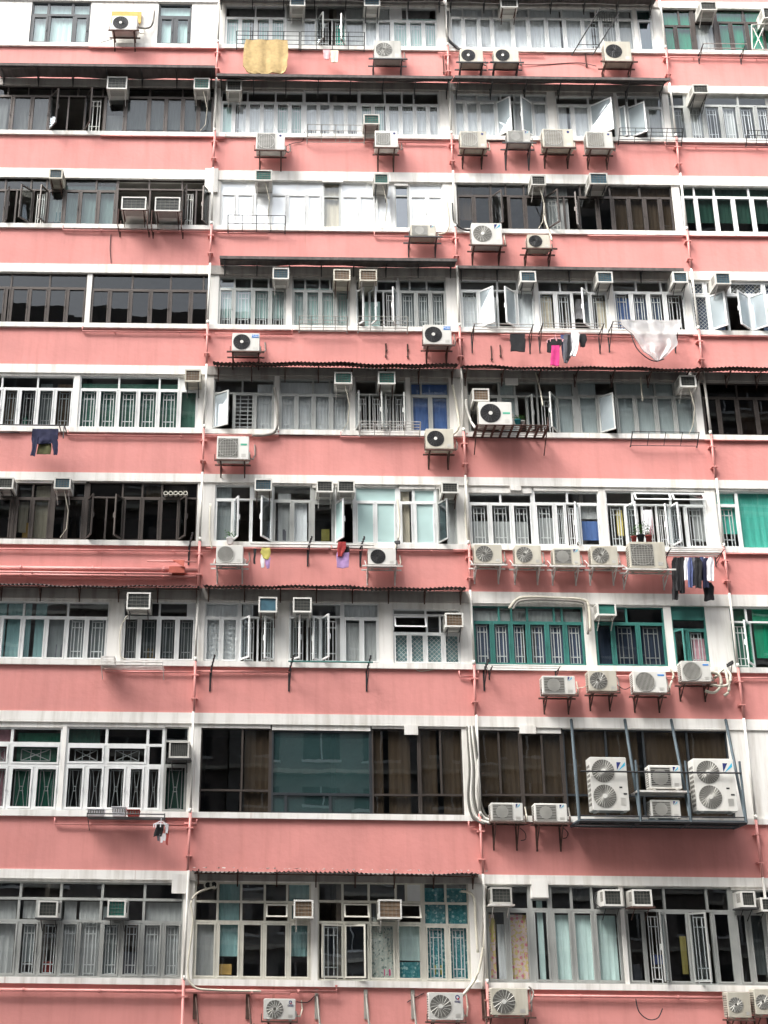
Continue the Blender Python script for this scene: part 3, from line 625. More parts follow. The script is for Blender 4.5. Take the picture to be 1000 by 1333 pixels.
    if bracket:
        k = MB(); z = c - .045; o = .05 + wide
        for x in (a + .1 - wide, b - .1 + wide):
            k.box(x - .018, x + .018, yf - .04, -.0, z - .02, z + .018)
            k.box(x - .018, x + .018, -.012, .0, z - drop - .05, z + .02)
            k.bar((x, -.01, z - drop), (x, yf + .05, z - .02), .022)
        k.box(a - o, b + o, yf - .045, yf - .01, z - .015, z + .02).box(a - o, b + o, yf + depth - .03, yf + depth, z - .015, z + .019)
        if br != 'bracketwhite':
            k.bar((a - .04, yf - .03, z), (a - .04, yf - .03, z + .16), .014); k.bar((b + .04, yf - .03, z), (b + .04, yf - .03, z + .16), .014)
        else:
            k.bar((a - .02 - .03, -.01, z + .3), (a - .05, yf - .02, z), .022); k.bar((b + .05, -.01, z + .3), (b + .05, yf - .02, z), .022)
        k.build('bracket', br, root)
    if pipe:
        MB().tube([(b + .015, yf + depth*.7, c + h*.2), (b + .10, yf + depth*.75, c + h*.15), (b + .15, -.03, c + h*.5), (b + .13, -.02, c + h*.95)], .018).build('refrigerant_pipe', random.choice(['hose', 'lagging', 'lagging']), root)
    reg(root, desc, 'air conditioner', 'air conditioner outdoor units on wall brackets', at=Vector(((a+b)/2, 0, c))); return root
def windowac(zn, x0, y0, x1, y1, desc, coil='coilblue', body='acwhite', depth=.42, shelf=False, grid=(5, 4), legs=False, hose=False):
    yf = -depth; a, b, c, d = box_at(zn, x0, y0, x1, y1, yf); w, h = b - a, d - c
    root = empty('window_air_conditioner', ((a+b)/2, yf/2, c)); e = .035
    cs = MB()                # casing: a box with an open front rim
    cs.box(a, a + .012, yf, .25, c, d).box(b - .012, b, yf, .25, c, d).box(a + .012, b - .012, yf, .25, d - .012, d).box(a + .012, b - .012, yf, .25, c, c + .012)
    cs.box(a + .012, a + e, yf + .001, yf + .02, c + .012, d - .012).box(b - e, b - .012, yf + .001, yf + .02, c + .012, d - .012)
    cs.box(a + e, b - e, yf + .001, yf + .02, c + .012, c + e * 1.1).box(a + e, b - e, yf + .001, yf + .02, d - e, d - .012)
    CS = cs.build('casing', body, root)
    v = MB()
    for k in range(7):
        yy = yf + .07 + k * .035; v.box(a - .003, a, yy, yy + .015, c + h*.3, d - h*.12).box(b, b + .003, yy, yy + .015, c + h*.3, d - h*.12)
    for k in range(5): v.box(a + w*.15, b - w*.15, yf + .08 + k*.05, yf + .10 + k*.05, c - .003, c)
    v.build('side_vent', 'fangrey', CS)
    MB().box(a + e, b - e, yf + .03, yf + .05, c + e, d - e).build('coil_panel', coil, root)
    g = MB()
    for k in range(1, grid[0]): x = a + e + (w - 2*e) * k / grid[0]; g.box(x - .0035, x + .0035, yf + .016, yf + .024, c + e, d - e)
    for k in range(1, grid[1]): z = c + e + (h - 2*e) * k / grid[1]; g.box(a + e, b - e, yf + .012, yf + .020, z - .0035, z + .0035)
    g.build('front_grille', 'fangrey' if coil != 'coilbrown' else 'fanbeige', CS)
    k = MB()
    if shelf: k.box(a - .05, b + .05, yf - .02, .0, c - .04, c - .005)
    for x in (a + .06, b - .06):
        k.box(x - .012, x + .012, yf + .03, 0, c - .022, c - .003 if not shelf else c - .041)
        k.bar((x, -.005, c - .26), (x, yf + .1, c - .03), .016)
    if legs:
        for x in (a - .06, b + .06): k.bar((x, yf + .0, c - .5), (x, yf + .0, c + .02), .022); k.bar((x, -.01, c - .5), (x, -.01, c), .022)
        k.bar((a - .06, yf, c - .02), (b + .06, yf, c - .02), .022); k.bar((a - .06, yf, c - .48), (a - .06, -.0, c - .48), .02); k.bar((b + .06, yf, c - .48), (b + .06, -.0, c - .48), .02)
    k.build('bracket', 'rust' if legs else random.choice(['bracketwhite', 'darkwire', 'rust']), root)
    if hose:
        xx = a + w * .6
        MB().tube([(xx, yf + .1, c), (xx + .05, yf + .12, c - .2), (xx + .12, yf + .2, c - .5), (xx + .08, -.05, c - .9), (xx - .05, -.1, c - 1.15)], .012).build('drain_hose', 'hose', root)
    reg(root, desc, 'air conditioner', 'air conditioners mounted through the windows', at=Vector(((a+b)/2, 0, c))); return root

cd = condenser
cd('a1',428,60,525,114,'small white outdoor unit with dark fan before a yellow board', logo=None, wide=.03)
a_, b_, c_, d_ = box_at('a1', 427, 44, 541, 86, -.07)
reg(MB().box(a_, b_, -.07, -.04, c_, d_).box(a_ + .03, a_ + .07, -.04, -.0, c_, d_).box(b_ - .07, b_ - .03, -.04, 0, c_, d_).build('backing_board', 'woodyellow'), 'yellow wooden board fixed behind the white outdoor unit', 'board', at=Vector((a_, 0, c_)))
cd('a2',640,155,742,223,'grey outdoor unit with round grey fan on a dark rack', fan='fangrey', body='acgrey', wide=.12, br='darkwire', drop=.4, hub=None)
cd('a2',187,508,297,573,'white outdoor unit with square grille on an angled rack', fan='fangrey', kind='square', br='rust', logo='oval', drop=.35)
cd('a2',642,500,730,563,'outdoor unit with square dark grille and oval badge', fan='fangrey', kind='square', logo='oval', br='rust', drop=.4)
cd('a3',68,148,137,187,'beige outdoor unit with dark fan, left of a pair', body='accream', br='darkwire', wide=.08)
cd('a3',170,148,245,187,'beige outdoor unit with dark fan, right of a pair', body='accream', br='darkwire', wide=.08)
cd('a3',505,125,585,185,'large cream outdoor unit with dark fan on a rusty rack', body='accream', br='rust', wide=.1, hub=None)
cd('a3',68,397,148,447,'cream outdoor unit with a pale square grille', fan='fanbeige', body='accream', kind='square', logo='oval')
cd('a3',210,395,280,430,'low louvred outdoor unit with blue triangle logo', fan='fanbeige', body='acgrey', kind='louvre', logo='tri', drop=.5, br='darkwire', wide=.1)
cd('a3',318,390,410,445,'large beige outdoor unit with square grille', fan='fanbeige', body='accream', kind='square', logo='oval')
cd('a3',450,398,530,448,'grey beige outdoor unit with plain square grille', fan='fanbeige', body='acgrey', kind='square', logo='oval')
cd('a5',778,272,875,315,'louvred outdoor unit with blue triangle logo on a white shelf bracket', fan='fangrey', body='accream', kind='louvre', logo='tri', br='darkwire', wide=.12)
cd('a6',103,210,195,275,'large white outdoor unit with dark round fan and blue mark', fan='fangrey', logo='tri', hub='acwhite', wide=.05)
cd('a6',272,245,340,285,'small outdoor unit lying in a wide dark rack', fan='fandark', body='accream', wide=.12, hub=None)
cd('a5',95,687,200,755,'white outdoor unit with black fan and blue badge, beside a downpipe', logo='blue', wide=.08)
cd('a5',828,655,935,730,'white outdoor unit with black fan and blue badge above a rusty bracket', logo='blue')
cd('b2',62,355,178,438,'tall white outdoor unit with square grey grille and green badge', fan='fangrey', kind='square', logo='green')
cd('b2',818,328,918,400,'cream outdoor unit with dark fan and white hub under blue curtains', body='accream', wide=0)
cd('b3',82,203,187,275,'big bright white outdoor unit with large black fan on a platform', logo='greenmid', yf=-.62, bracket=False, body='acwhite')
cd('b5',85,297,180,360,'white outdoor unit with round barred fan below a flower pot', fan='fangrey', kind='vert', br='bracketwhite', wide=.08)
cd('b5',620,308,718,365,'white outdoor unit with small dark fan on a wide white bracket', fan='fandark', br='bracketwhite', wide=.1, hub=None)
for q, (x0, y0, x1, y1) in enumerate([(68,265,155,325),(197,267,280,328),(318,277,403,330),(438,270,523,330)]):
    cd('b6',x0,y0,x1,y1,['cream outdoor unit with round dark grille, first of a row of five','cream outdoor unit with round dark grille, second of a row of five','louvred cream outdoor unit with blue triangle logo, middle of five','cream outdoor unit with round dark grille, fourth of a row of five'][q], fan='fangrey', body='accream', kind='louvre' if q == 2 else 'round', logo='tri' if q == 2 else None, br='bracketwhite', hub=None, wide=.06)
cd('b6',560,257,675,340,'biggest outdoor unit, with square dark grille, at end of five', fan='fangrey', body='accream', kind='square', br='bracketwhite', wide=.15, yf=-.55)
cd('c3',283,292,388,350,'louvred white outdoor unit with blue triangle logo', fan='fangrey', kind='louvre', logo='tri')
cd('c3',430,275,520,340,'beige outdoor unit with round dark grille and no badge', fan='fangrey', body='accream', hub=None)
cd('c3',572,277,678,345,'white outdoor unit with barred round fan and small blue badge', fan='fangrey', kind='vert', logo='bluestrip')
cd('c3',725,245,818,310,'white outdoor unit raised beside a tangle of pale hoses', fan='fangrey', kind='vert', logo='bluestrip', wide=.05)
cd('c6',120,305,222,362,'low outdoor unit with blue triangle logo, left of a pair', fan='fangrey', kind='louvre', logo='tri', drop=.5)
cd('c6',258,307,362,365,'low outdoor unit with blue triangle logo, right of a pair', fan='fangrey', kind='louvre', logo='tri', drop=.5)
cd('c6',438,160,555,330,'tall double-fan outdoor unit at left in the steel cage', fan='fangrey', dual=True, logo='tri', bracket=False, yf=-.82, depth=.36, pipe=False)
cd('c6',768,165,897,332,'tall double-fan outdoor unit at right in the steel cage', fan='fangrey', dual=True, logo='tri', bracket=False, yf=-.82, depth=.36, pipe=False)
cd('c6',622,186,724,260,'upper small outdoor unit in the middle of the steel cage', fan='fangrey', kind='louvre', logo='tri', bracket=False, yf=-.78, pipe=False)
cd('c6',628,296,722,354,'lower small outdoor unit in the middle of the steel cage', fan='fangrey', kind='louvre', logo='tri', bracket=False, yf=-.78, pipe=False)
cd('d2',258,450,362,518,'smaller white outdoor unit with round grille and red logo', fan='fangrey', logo='red', hub=None, br='rust')
cd('d2',795,430,908,520,'large white outdoor unit with pale hub and red logo', fan='fangrey', logo='red', br='rust')
cd('d3',120,405,238,492,'weathered cream outdoor unit with dark fan in a rusty cage', fan='fangrey', body='accream', wide=.1, br='rust')
cd('d3',872,418,945,500,'cream outdoor unit at picture edge, left of two', fan='fangrey', body='accream', hub=None, pipe=False)
cd('d3',958,408,1030,490,'cream outdoor unit cut by the picture edge', fan='fangrey', body='accream', hub=None, pipe=False)

wa = windowac
wa('a2',316,-14,375,22,'window unit with dark blue coil cut by the top edge, left', 'coilblue')
wa('a2',600,-14,662,22,'window unit with pale blue coil cut by the top edge, right', 'coilblue')
wa('a3',190,-4,242,22,'window unit cut by the top edge above the white curtains','coildark')
wa('a3',795,4,845,30,'white window unit with dark coil above green curtains','coildark', body='acgrey')
wa('a3',985,22,1040,55,'window unit with a rusty side at the right picture edge','coildark', body='acgrey')
wa('a1',410,293,487,340,'window unit with dark coil in bronze windows', 'coildark')
wa('a1',742,298,803,340,'window unit with greenish coil and hanging drain hose', 'coilgreen', hose=True)
wa('a2',72,305,132,348,'window unit next to the downpipe under the awning','coildark', body='acgrey')
wa('a2',598,437,660,475,'window unit low in the window above a rack','coilgreen', body='acgrey', depth=.5)
wa('a3',772,255,820,282,'grey window unit above grilled windows','coildark', body='acgrey', depth=.55)
wa('a4',188,58,240,95,'dark window unit high in bronze windows','coilblue', body='accream')
wa('a4',465,165,560,214,'large window unit on tall rusty legs, left of a pair','coildark', body='acwhite', depth=.55, legs=True)
wa('a4',593,166,690,220,'large window unit on tall rusty legs, right of a pair','coildark', body='acwhite', depth=.55, legs=True)
wa('a5',183,62,248,103,'window unit with green coil in white windows, left','coilgreen', body='acgrey', depth=.5, hose=True)
wa('a5',638,75,695,115,'window unit with green coil in white windows, right','coilgreen', body='acgrey', depth=.5, hose=True)
wa('a6',283,65,327,95,'window unit with dark coil in bronze windows, smaller','coildark', body='acgrey', hose=True)
wa('a6',460,58,515,92,'window unit with blue coil in bronze windows, larger','coilblue', body='acgrey', depth=.5)
wa('a5',250,437,313,480,'white window unit with blue coil','coilblue')
wa('a5',483,442,548,485,'cream window unit with brown coil, left of a pair','coilbrown', body='accream', depth=.5)
wa('a5',583,443,650,487,'cream window unit with brown coil, right of a pair','coilbrown', body='accream', depth=.5)
wa('a6',250,355,298,388,'white window unit with blue coil over open sashes','coilblue')
wa('a6',482,357,530,390,'white window unit with blue coil between grilled windows','coilblue')
wa('a6',712,357,757,390,'white window unit with blue coil over a plastic sheet','coilblue')
wa('a6',840,360,887,395,'dark grey window unit beside lattice windows','coilblue', body='acgrey', depth=.5)
wa('b1',752,127,817,177,'cream window unit with brown coil beside a downpipe','coilbrown', body='accream')
wa('b2',487,123,552,165,'window unit with green coil over white curtains','coilgreen', hose=True)
wa('b2',645,121,708,166,'window unit with green coil over open sashes','coilgreen')
wa('b3',62,160,115,200,'small white window unit above the big white outdoor unit','coilbrown', depth=.5)
wa('b3',720,118,772,155,'white window unit with grey coil and looping hose','coildark', hose=True)
wa('b4',-8,66,55,113,'window unit at the left picture edge','coildark')
wa('b4',220,66,288,113,'white window unit with dark blue coil','coilblue', hose=True)
wa('b5',220,62,282,104,'window unit with bright blue coil','coilblue', grid=(6,4))
wa('b5',438,68,497,110,'window unit with brown coil, left of a close pair','coildark')
wa('b5',512,68,573,110,'window unit with brown coil, right of a close pair','coildark')
wa('b5',878,74,938,113,'window unit with dark coil over an open sash','coildark')
wa('c1',515,97,612,165,'large cream window unit with long drain hose','coildark', hose=False)
wa('c2',228,97,292,150,'window unit with teal coil','coilblue', grid=(1,1))
wa('c2',346,99,410,150,'window unit with dark gridded coil','coildark')
wa('c2',868,152,930,200,'window unit with brown gridded coil','coilbrown')
wa('c3',458,60,518,100,'white window unit with green coil among green frames','coilgreen', grid=(1,1))
wa('c4',688,140,770,208,'old grey window unit on a rusty shelf','coildark', body='acgrey', shelf=True, grid=(9,1))
wa('d1',155,163,235,232,'dark-coiled window unit on a shelf, left','coildark', shelf=True)
wa('d1',437,160,512,232,'dark-coiled window unit on a shelf, right','coilgreen', shelf=True, depth=.45)
wa('d2',356,128,420,188,'white window unit with brown grid, smaller','coilbrown')
wa('d2',632,127,708,190,'white window unit with brown grid, larger','coilbrown', depth=.5)
wa('d3',120,85,187,138,'grey window unit with dark grid near the pier','coildark', body='acgrey', shelf=True)
wa('d3',478,92,537,145,'window unit with dark grid, left of a close pair','coildark', depth=.5, shelf=True)
wa('d3',570,92,632,145,'window unit with dark grid, right of a close pair','coildark', depth=.5, shelf=True)
wa('d3',915,97,960,148,'window unit with dark grid near picture edge','coildark', depth=.5, shelf=True)
wa('d3',978,118,1040,162,'window unit cut by the picture edge','coildark', depth=.5)

# ------------------------------------------------------------------ awnings
def awning(zn, x0, x1, y0, y1, r, desc, corr, dep=.62, m=None, rise=.12):
    ym = (y0 + y1) / 2; yf = -dep
    a = Q(zn, x0, y0, yf); b = Q(zn, x1, y1, yf); z = (a.z + b.z) / 2; zt = z + .03 if r == 8 else max(z - .1, BT[r] + .015) if r else z + rise; X0, X1 = a.x, b.x
    root = empty('awning', ((X0 + X1) / 2, 0, zt)); s = MB(); n = int((X1 - X0) / (.025 if corr else .35)); m = m or ('corrug' if corr else 'awngrey')
    for sgn in (0, 1):
        rows = []
        for (yy, zz) in ((yf, z), (yf * .5, (z + zt) / 2), (-.03, zt)):
            row = []
            for i in range(n + 1):
                x = X0 + (X1 - X0) * i / n
                dz = .018 * math.sin(2 * math.pi * x / .10) if corr else 0
                sag = .02 * math.sin(x * 1.7) + .012 * math.sin(x * 5.1)
                row.append((x, yy + .012 * math.sin(x * 3.3) * (yy == yf), zz + dz + sag + sgn * .008))
            rows.append(row)
        s.grid(rows)
    if not corr: s.box(X0, X1, yf - .02, yf - .005, z - .055, z + .03)
    s.build('awning_sheet', m, root, corr)
    nb = max(2, round((X1 - X0) / .95))
    for i in range(nb + 1):
        x = X0 + .12 + (X1 - X0 - .24) * i / nb; k = MB()
        k.box(x - .014, x + .014, yf + .05, -.02, z - .03, z - .002) ; k.box(x - .014, x + .014, -.04, -.026, z - .27, z + .1)
        k.bar((x, -.04, z - .24), (x, yf * .62, z - .03), .016)
        k.build('bracket', 'rust' if corr else 'darkwire', root)
    MB().bar((X0 + .05, yf + .06, z - .035), (X1 - .05, yf + .06, z - .035), .02).build('edge_rail', 'rust' if corr else 'darkwire', root)
    reg(root, desc, 'awning', 'awnings over the windows', at=Vector(((X0+X1)/2, 0, SB[r] + .5)))
awning('px',-5,280,83,87,1,'flat grey metal awning over bronze windows',False)
awning('px',282,590,98,100,1,'flat grey metal awning over white grilled windows',False)
awning('px',592,872,101,102,1,'thin dented grey awning ending at a pier',False,.66)
awning('px',286,595,333,340,3,'flat grey awning over four windows',False,.5)
awning('px',596,890,348,350,3,'shallow grey awning ledge',False,.3)
awning('px',277,598,471,474,4,'dark corrugated awning with rusty rim, left one of two',True)
awning('px',603,905,476,480,4,'dark corrugated awning under washing on racks',True)
awning('px',908,1080,478,480,4,'corrugated awning at the right edge',True)
awning('px',-60,262,762,763,6,'rusty corrugated awning below thick pink pipes',True,.45,'awngrey')
awning('px',264,609,762,765,6,'rusty corrugated awning over open white windows',True,.5,'awngrey')
awning('px',250,626,1134,1139,8,'ragged rusty corrugated awning with peeling rim',True,.5,'awngrey')
awning('px',282,580,-16,-12,0,'grey awning cut by the top edge, left',False,.6)
awning('px',584,858,-12,-8,0,'grey awning cut by the top edge, right',False,.6)
def debris():
    mb = MB(); z0 = Q('px', 440, 1133, -.5).z
    for k in range(90):
        x = random.uniform(-1.9, 4.6); y = random.uniform(-.50, -.40); s = random.uniform(.015, .045); z = z0 + .015 + (y + .5) * .06
        p = [Vector((random.uniform(-s, s), random.uniform(-s, s), random.uniform(0, s * .8))) + Vector((x, y, z)) for _ in range(4)]
        mb.quad(p[0], p[1], p[2]); mb.quad(p[0], p[2], p[3]); mb.quad(p[0], p[1], p[3]); mb.quad(p[1], p[2], p[3])
    o = mb.build('paint_flakes', 'bracketwhite'); o['kind'] = 'stuff'; o['label'] = 'flakes of peeled paint and leaves lying on the lowest corrugated awning'; o['category'] = 'debris'
debris()

# ------------------------------------------------------------------ pipes
def pipe(pts, r, m, desc, zn='px', y=-.07, clips=True, cat='pipe', name='drainpipe', n=8, snapx=None):
    P3 = [Q(zn, p[0], p[1], p[2] if len(p) > 2 else y) for p in pts]
    return pipe3(P3, r, m, desc, clips, cat, name, n)
def pipe3(P3, r, m, desc, clips=True, cat='pipe', name='drainpipe', n=8):
    P3 = [Vector(p) for p in P3]; root = empty(name, P3[0]); MB().tube(P3, r, n).build('pipe_run', m, root, True)
    if clips:
        k = MB()
        for a, b in zip(P3, P3[1:]):
            L = (b - a).length; d = (b - a).normalized() if L > 0 else Vector((1,0,0)); q = int(L / 1.5)
            for i in range(q):
                c = a + d * (L * (i + .5) / q); k.tube([c - d * .02, c + d * .02], r * 1.35, 8); k.box(c.x - .01, c.x + .01, min(c.y, -.01), 0, c.z - .01, c.z + .01)
        k.build('clip', m, root)
    c = sum(P3, Vector()) / len(P3)
    reg(root, desc, cat, 'pipes along the pink wall', at=Vector((c.x, 0, c.z)))
def level(zn, x0, x1, yy, r=.02, y=-.06, drops=(), m='pinkpipe', desc='thin pink pipe under the sill', ends=()):
    a = Q(zn, x0, yy, y); b = Q(zn, x1, yy, y); z = Q(zn, (x0+x1)/2, yy, y).z
    pts = [Vector((a.x, y, z)), Vector((b.x, y, z))]
    if 'l' in ends: pts.insert(0, Vector((a.x, y, z + .14)))
    if 'r' in ends: pts.append(Vector((b.x, y, z + .14)))
    pipe3(pts, r, m, desc, name='horizontal_pipe')
# the three downpipes, pink on pink wall and white across the windows, with jogs at each awning
def downpipe(x, desc, jog=0, two=False, r=.031):
    root = empty('downpipe', (x, -.1, .3)); y = -.13
    for i in range(9):
        zt = ST[i] + .02; zb = BT[i+1] if i < 8 else .3; dx = random.uniform(-.012, .012)
        MB().tube([(x + dx, y, zb), (x - dx, y, zt)], r, 10).build('lower_section', 'pinkpipe', root, True)
        MB().tube([(x - dx, y, zt), (x + dx, y, BT[i])], r * .97, 10).build('upper_section', 'pvcpipe', root, True)
        MB().tube([(x, y, zt - .05), (x, y, zt + .05)], r * 1.2, 10).build('socket', 'pvcpipe', root, True)
        MB().box(x - .08, x + .08, y - r, -.0, zt - .4, zt - .37).build('clip', 'pinkpipe', root)
        MB().box(x - .07, x + .07, y - r, -.0, zb + .3, zb + .33).build('clip', 'pinkpipe', root)
    MB().tube([(x, y, BT[0]), (x, y, 37.2)], r, 10).build('lower_section', 'pinkpipe', root, True)
    reg(root, '', 'pipe', 'pipes along the pink wall', full=desc)
downpipe(PIPE[1], 'leftmost of the three long downpipes, pink and white, running the full height')
downpipe(PIPE[2], 'middle one of the three long downpipes, pink and white, running the full height')
downpipe(PIPE[3] + .03, 'rightmost of the three long downpipes, leaning beside the right-hand windows')
downpipe(PIPE[4], 'downpipe outside the right picture edge')
level('a1',340,860,184); level('a1',385,860,522, desc='thin pink pipe under the bronze windows'); level('a2',600,915,545,ends='l'); level('a3',1,320,163,.018)
level('a2',30,70,530,.018,ends='r', desc='short pink pipe stub beside the downpipe')
level('a3',690,1060,445,desc='thin pink pipe below the grilled windows',ends='l'); level('a3',680,1060,175)
level('a4',240,830,296,ends='l'); level('a4',315,812,682,ends='l'); level('a5',40,230,305,ends=''); level('a5',640,935,318,ends='l'); level('a6',455,740,250); level('a6',745,1060,250)
level('a5',30,325,690,ends='r'); level('a6',190,760,553); level('a6',775,1060,553)
level('b1',275,890,398,ends='l'); level('b1',0,80,385,.012,m='cable',desc='thin dark cable along the wall under a clothes pole')
level('b2',20,285,353,ends='r',r=.022); level('b2',510,945,360,ends='l'); level('b3',800,1060,325); level('b3',20,45,318,ends='r',r=.018,desc='short pink pipe stub by the platform')
level('b4',-60,860,362); level('b4',-60,812,440,.06,-.10,desc='thick pink pipe, uppermost of the stacked horizontal pipes'); level('b4',-60,812,466,.035,-.10,desc='pink pipe, lower of the stacked horizontal pipes')
level('b4',-60,700,455,.03,-.22,desc='pink pipe in front of the stacked horizontal pipes'); level('b4',600,800,409,.02,-.2,desc='short pink rod above the thick horizontal pipes')
level('b5',50,480,308); level('b5',490,960,316,ends='l'); level('b6',0,70,283,.02); level('b6',850,1060,295)
level('c1',425,820,421,ends=''); level('c1',820,1060,421); level('c2',5,340,353,ends='r'); level('c3',20,80,295,.02,ends='lr',desc='square pink pipe loop around the middle downpipe'); level('c3',520,890,295)
level('c4',222,800,480,ends='lr'); level('c5',0,40,380,.02); level('c6',50,100,383,.02,ends='lr')
level('d1',-60,1180,532,.035,-.1,desc='long pink pipe below the bottom-row sills'); level('d2',0,495,425,.03,-.1,ends='r'); level('d3',250,870,433,.03,-.08,desc='pink pipe below the white bottom-row curtains')
level('c3',895,1090,300)
# red box and flag on the thick pipes
a_, b_, c_, d_ = box_at('b4', 688, 428, 752, 455, -.24); reg(MB().rbox(a_, b_, -.24, -.02, c_, d_, .01).build('pipe_cover', 'orange'), 'rust red box cover on the thick pink pipes', 'cover', at=Vector((a_, 0, c_ + .6)))
p1, p2, p3 = Q('b4', 700, 402, -.25), Q('b4', 752, 404, -.25), Q('b4', 748, 430, -.3)
mb = MB(); mb.quad(p1, p2, p3); mb.quad(p1 + Vector((0, .02, 0)), p3 + Vector((0, .02, 0)), p2 + Vector((0, .02, 0))); reg(mb.build('cloth_scrap', 'orange'), 'orange red scrap hanging on the thick pink pipes', 'scrap', at=p1)

def hose(zn, pts, r, m, desc, cat='hose', name='hose', n=6):
    P3 = [Q(zn, p[0], p[1], p[2] if len(p) > 2 else -.12) for p in pts]
    # smooth the run
    out = []
    for i in range(len(P3) - 1):
        p0 = P3[max(i-1, 0)]; p1 = P3[i]; p2 = P3[i+1]; p3 = P3[min(i+2, len(P3)-1)]
        for k in range(5):
            t = k / 5.; out.append(.5 * ((2*p1) + (-p0+p2)*t + (2*p0-5*p1+4*p2-p3)*t*t + (-p0+3*p1-3*p2+p3)*t**3))
    out.append(P3[-1]); o = MB().tube(out, r, n).build(name, m, None, True)
    c = sum(P3, Vector()) / len(P3); reg(o, desc, cat, 'cables and hoses on the wall', at=Vector((c.x, 0, c.z)))
hose('a1',[(527,105,-.3),(560,108,-.1),(582,95,-.06),(592,40,-.05)],.03,'lagging','bent grey hose beside the white unit')
hose('a3',[(30,35),(28,90),(32,120),(60,145),(70,150,-.3)],.04,'cable','thick black cable looping beside the downpipe')
hose('a6',[(45,150),(50,205),(75,228),(105,232,-.2)],.03,'cable','black cable bending to the large outdoor unit')
hose('a6',[(322,150,-.1),(325,200,-.1),(342,250,-.1),(345,262,-.2)],.025,'hose','white hose dropping to the small outdoor unit')
hose('a5',[(915,175),(925,260),(915,300),(880,310,-.2)],.025,'hose','white hose at the end of white windows')
hose('b2',[(270,180),(280,240),(278,330),(240,350),(190,352,-.2)],.035,'lagging','pinkish hose curving to the sill')
hose('b2',[(915,170),(930,250),(938,320),(915,350,-.2)],.03,'hose','cream hoses beside the middle downpipe')
hose('b5',[(65,150),(62,250),(70,310)],.02,'hose','pale hose beside the first window')
hose('b5',[(722,130),(730,200),(725,280),(710,315,-.2)],.025,'hose','pale hose down to the dark-fan unit')
hose('b6',[(45,60),(38,150),(45,240),(62,280)],.025,'hose','pale hose beside the middle downpipe')
hose('c3',[(178,78),(205,48),(250,42),(330,45),(410,50),(430,70),(435,150)],.035,'hose','grey beige conduit bent along the lintel','conduit')
hose('c3',[(190,80),(210,56),(260,50),(330,52),(405,57),(422,78),(428,160)],.03,'lagging','second dark conduit bent along the lintel','conduit')
for q in range(5):
    dx = q * 9
    hose('c6',[(45 + dx*.5, 62,-.1),(48 + dx*.6,110,-.1 - q*.02),(52 + dx*.8,200,-.1),(48 + dx,290,-.1),(62 + dx*1.3,350,-.1),(100 + dx*2,372 - q*2,-.2)],.03,'pvcpipe' if q % 2 else 'fangrey', ['pale','dark','second pale','second dark','rightmost pale'][q] + ' hose in the vertical bundle on the white pier')
hose('d2',[(100,85),(45,105),(22,140),(28,200),(12,350),(30,410),(100,422),(250,425)],.025,'hose','cream hose looping around the first cream window')
hose('d2',[(900,100),(940,115),(948,200),(955,300)],.03,'hose','cream hose at the right end of the cream windows')
hose('d2',[(975,80),(978,200),(970,300),(950,380),(905,440,-.25)],.03,'hose','cream hose running down to the large unit')
hose('d3',[(105,80),(98,160),(92,260),(98,300),(95,410)],.025,'lagging','grey hose beside the bottom-row pier')
hose('d3',[(240,400,-.2),(255,420,-.2),(245,455,-.3)],.02,'lagging','short bent hose on the rusty cage')
hose('d3',[(580,440),(590,480),(620,505),(650,500),(665,470)],.012,'cable','thin black cable hanging in a curve','cable')
hose('b3',[(45,190),(40,210),(55,260),(70,285,-.4)],.03,'pvcpipe','white bent pipe beside the platform')
hose('b3',[(262,110),(275,160),(285,215,-.35)],.02,'hose','pale hose dangling from the awning, left')
hose('b3',[(595,125),(598,165),(602,200)],.02,'hose','pale hose dangling from the awning, right')
hose('c1',[(520,190),(492,240),(488,320),(492,358),(512,370)],.015,'hose','thin drain hose from the large window unit')
for q, pts in enumerate([[(690,270),(700,290),(690,320),(685,340,-.2)],[(820,280,-.3),(845,290,-.3),(850,320,-.3),(830,345,-.3),(800,340,-.3)],[(830,300,-.2),(860,270,-.2),(870,300,-.25),(875,340,-.25),(860,355,-.2)],[(815,318,-.35),(845,325,-.3),(875,318,-.25),(880,290,-.2),(868,275,-.1)]]):
    hose('c3',pts,.035 if q else .025,'hose',['cream hose left of the raised unit','curled cream hose right of the raised unit','hanging loop of cream hose near the downpipe','long cream hose under the raised unit'][q])

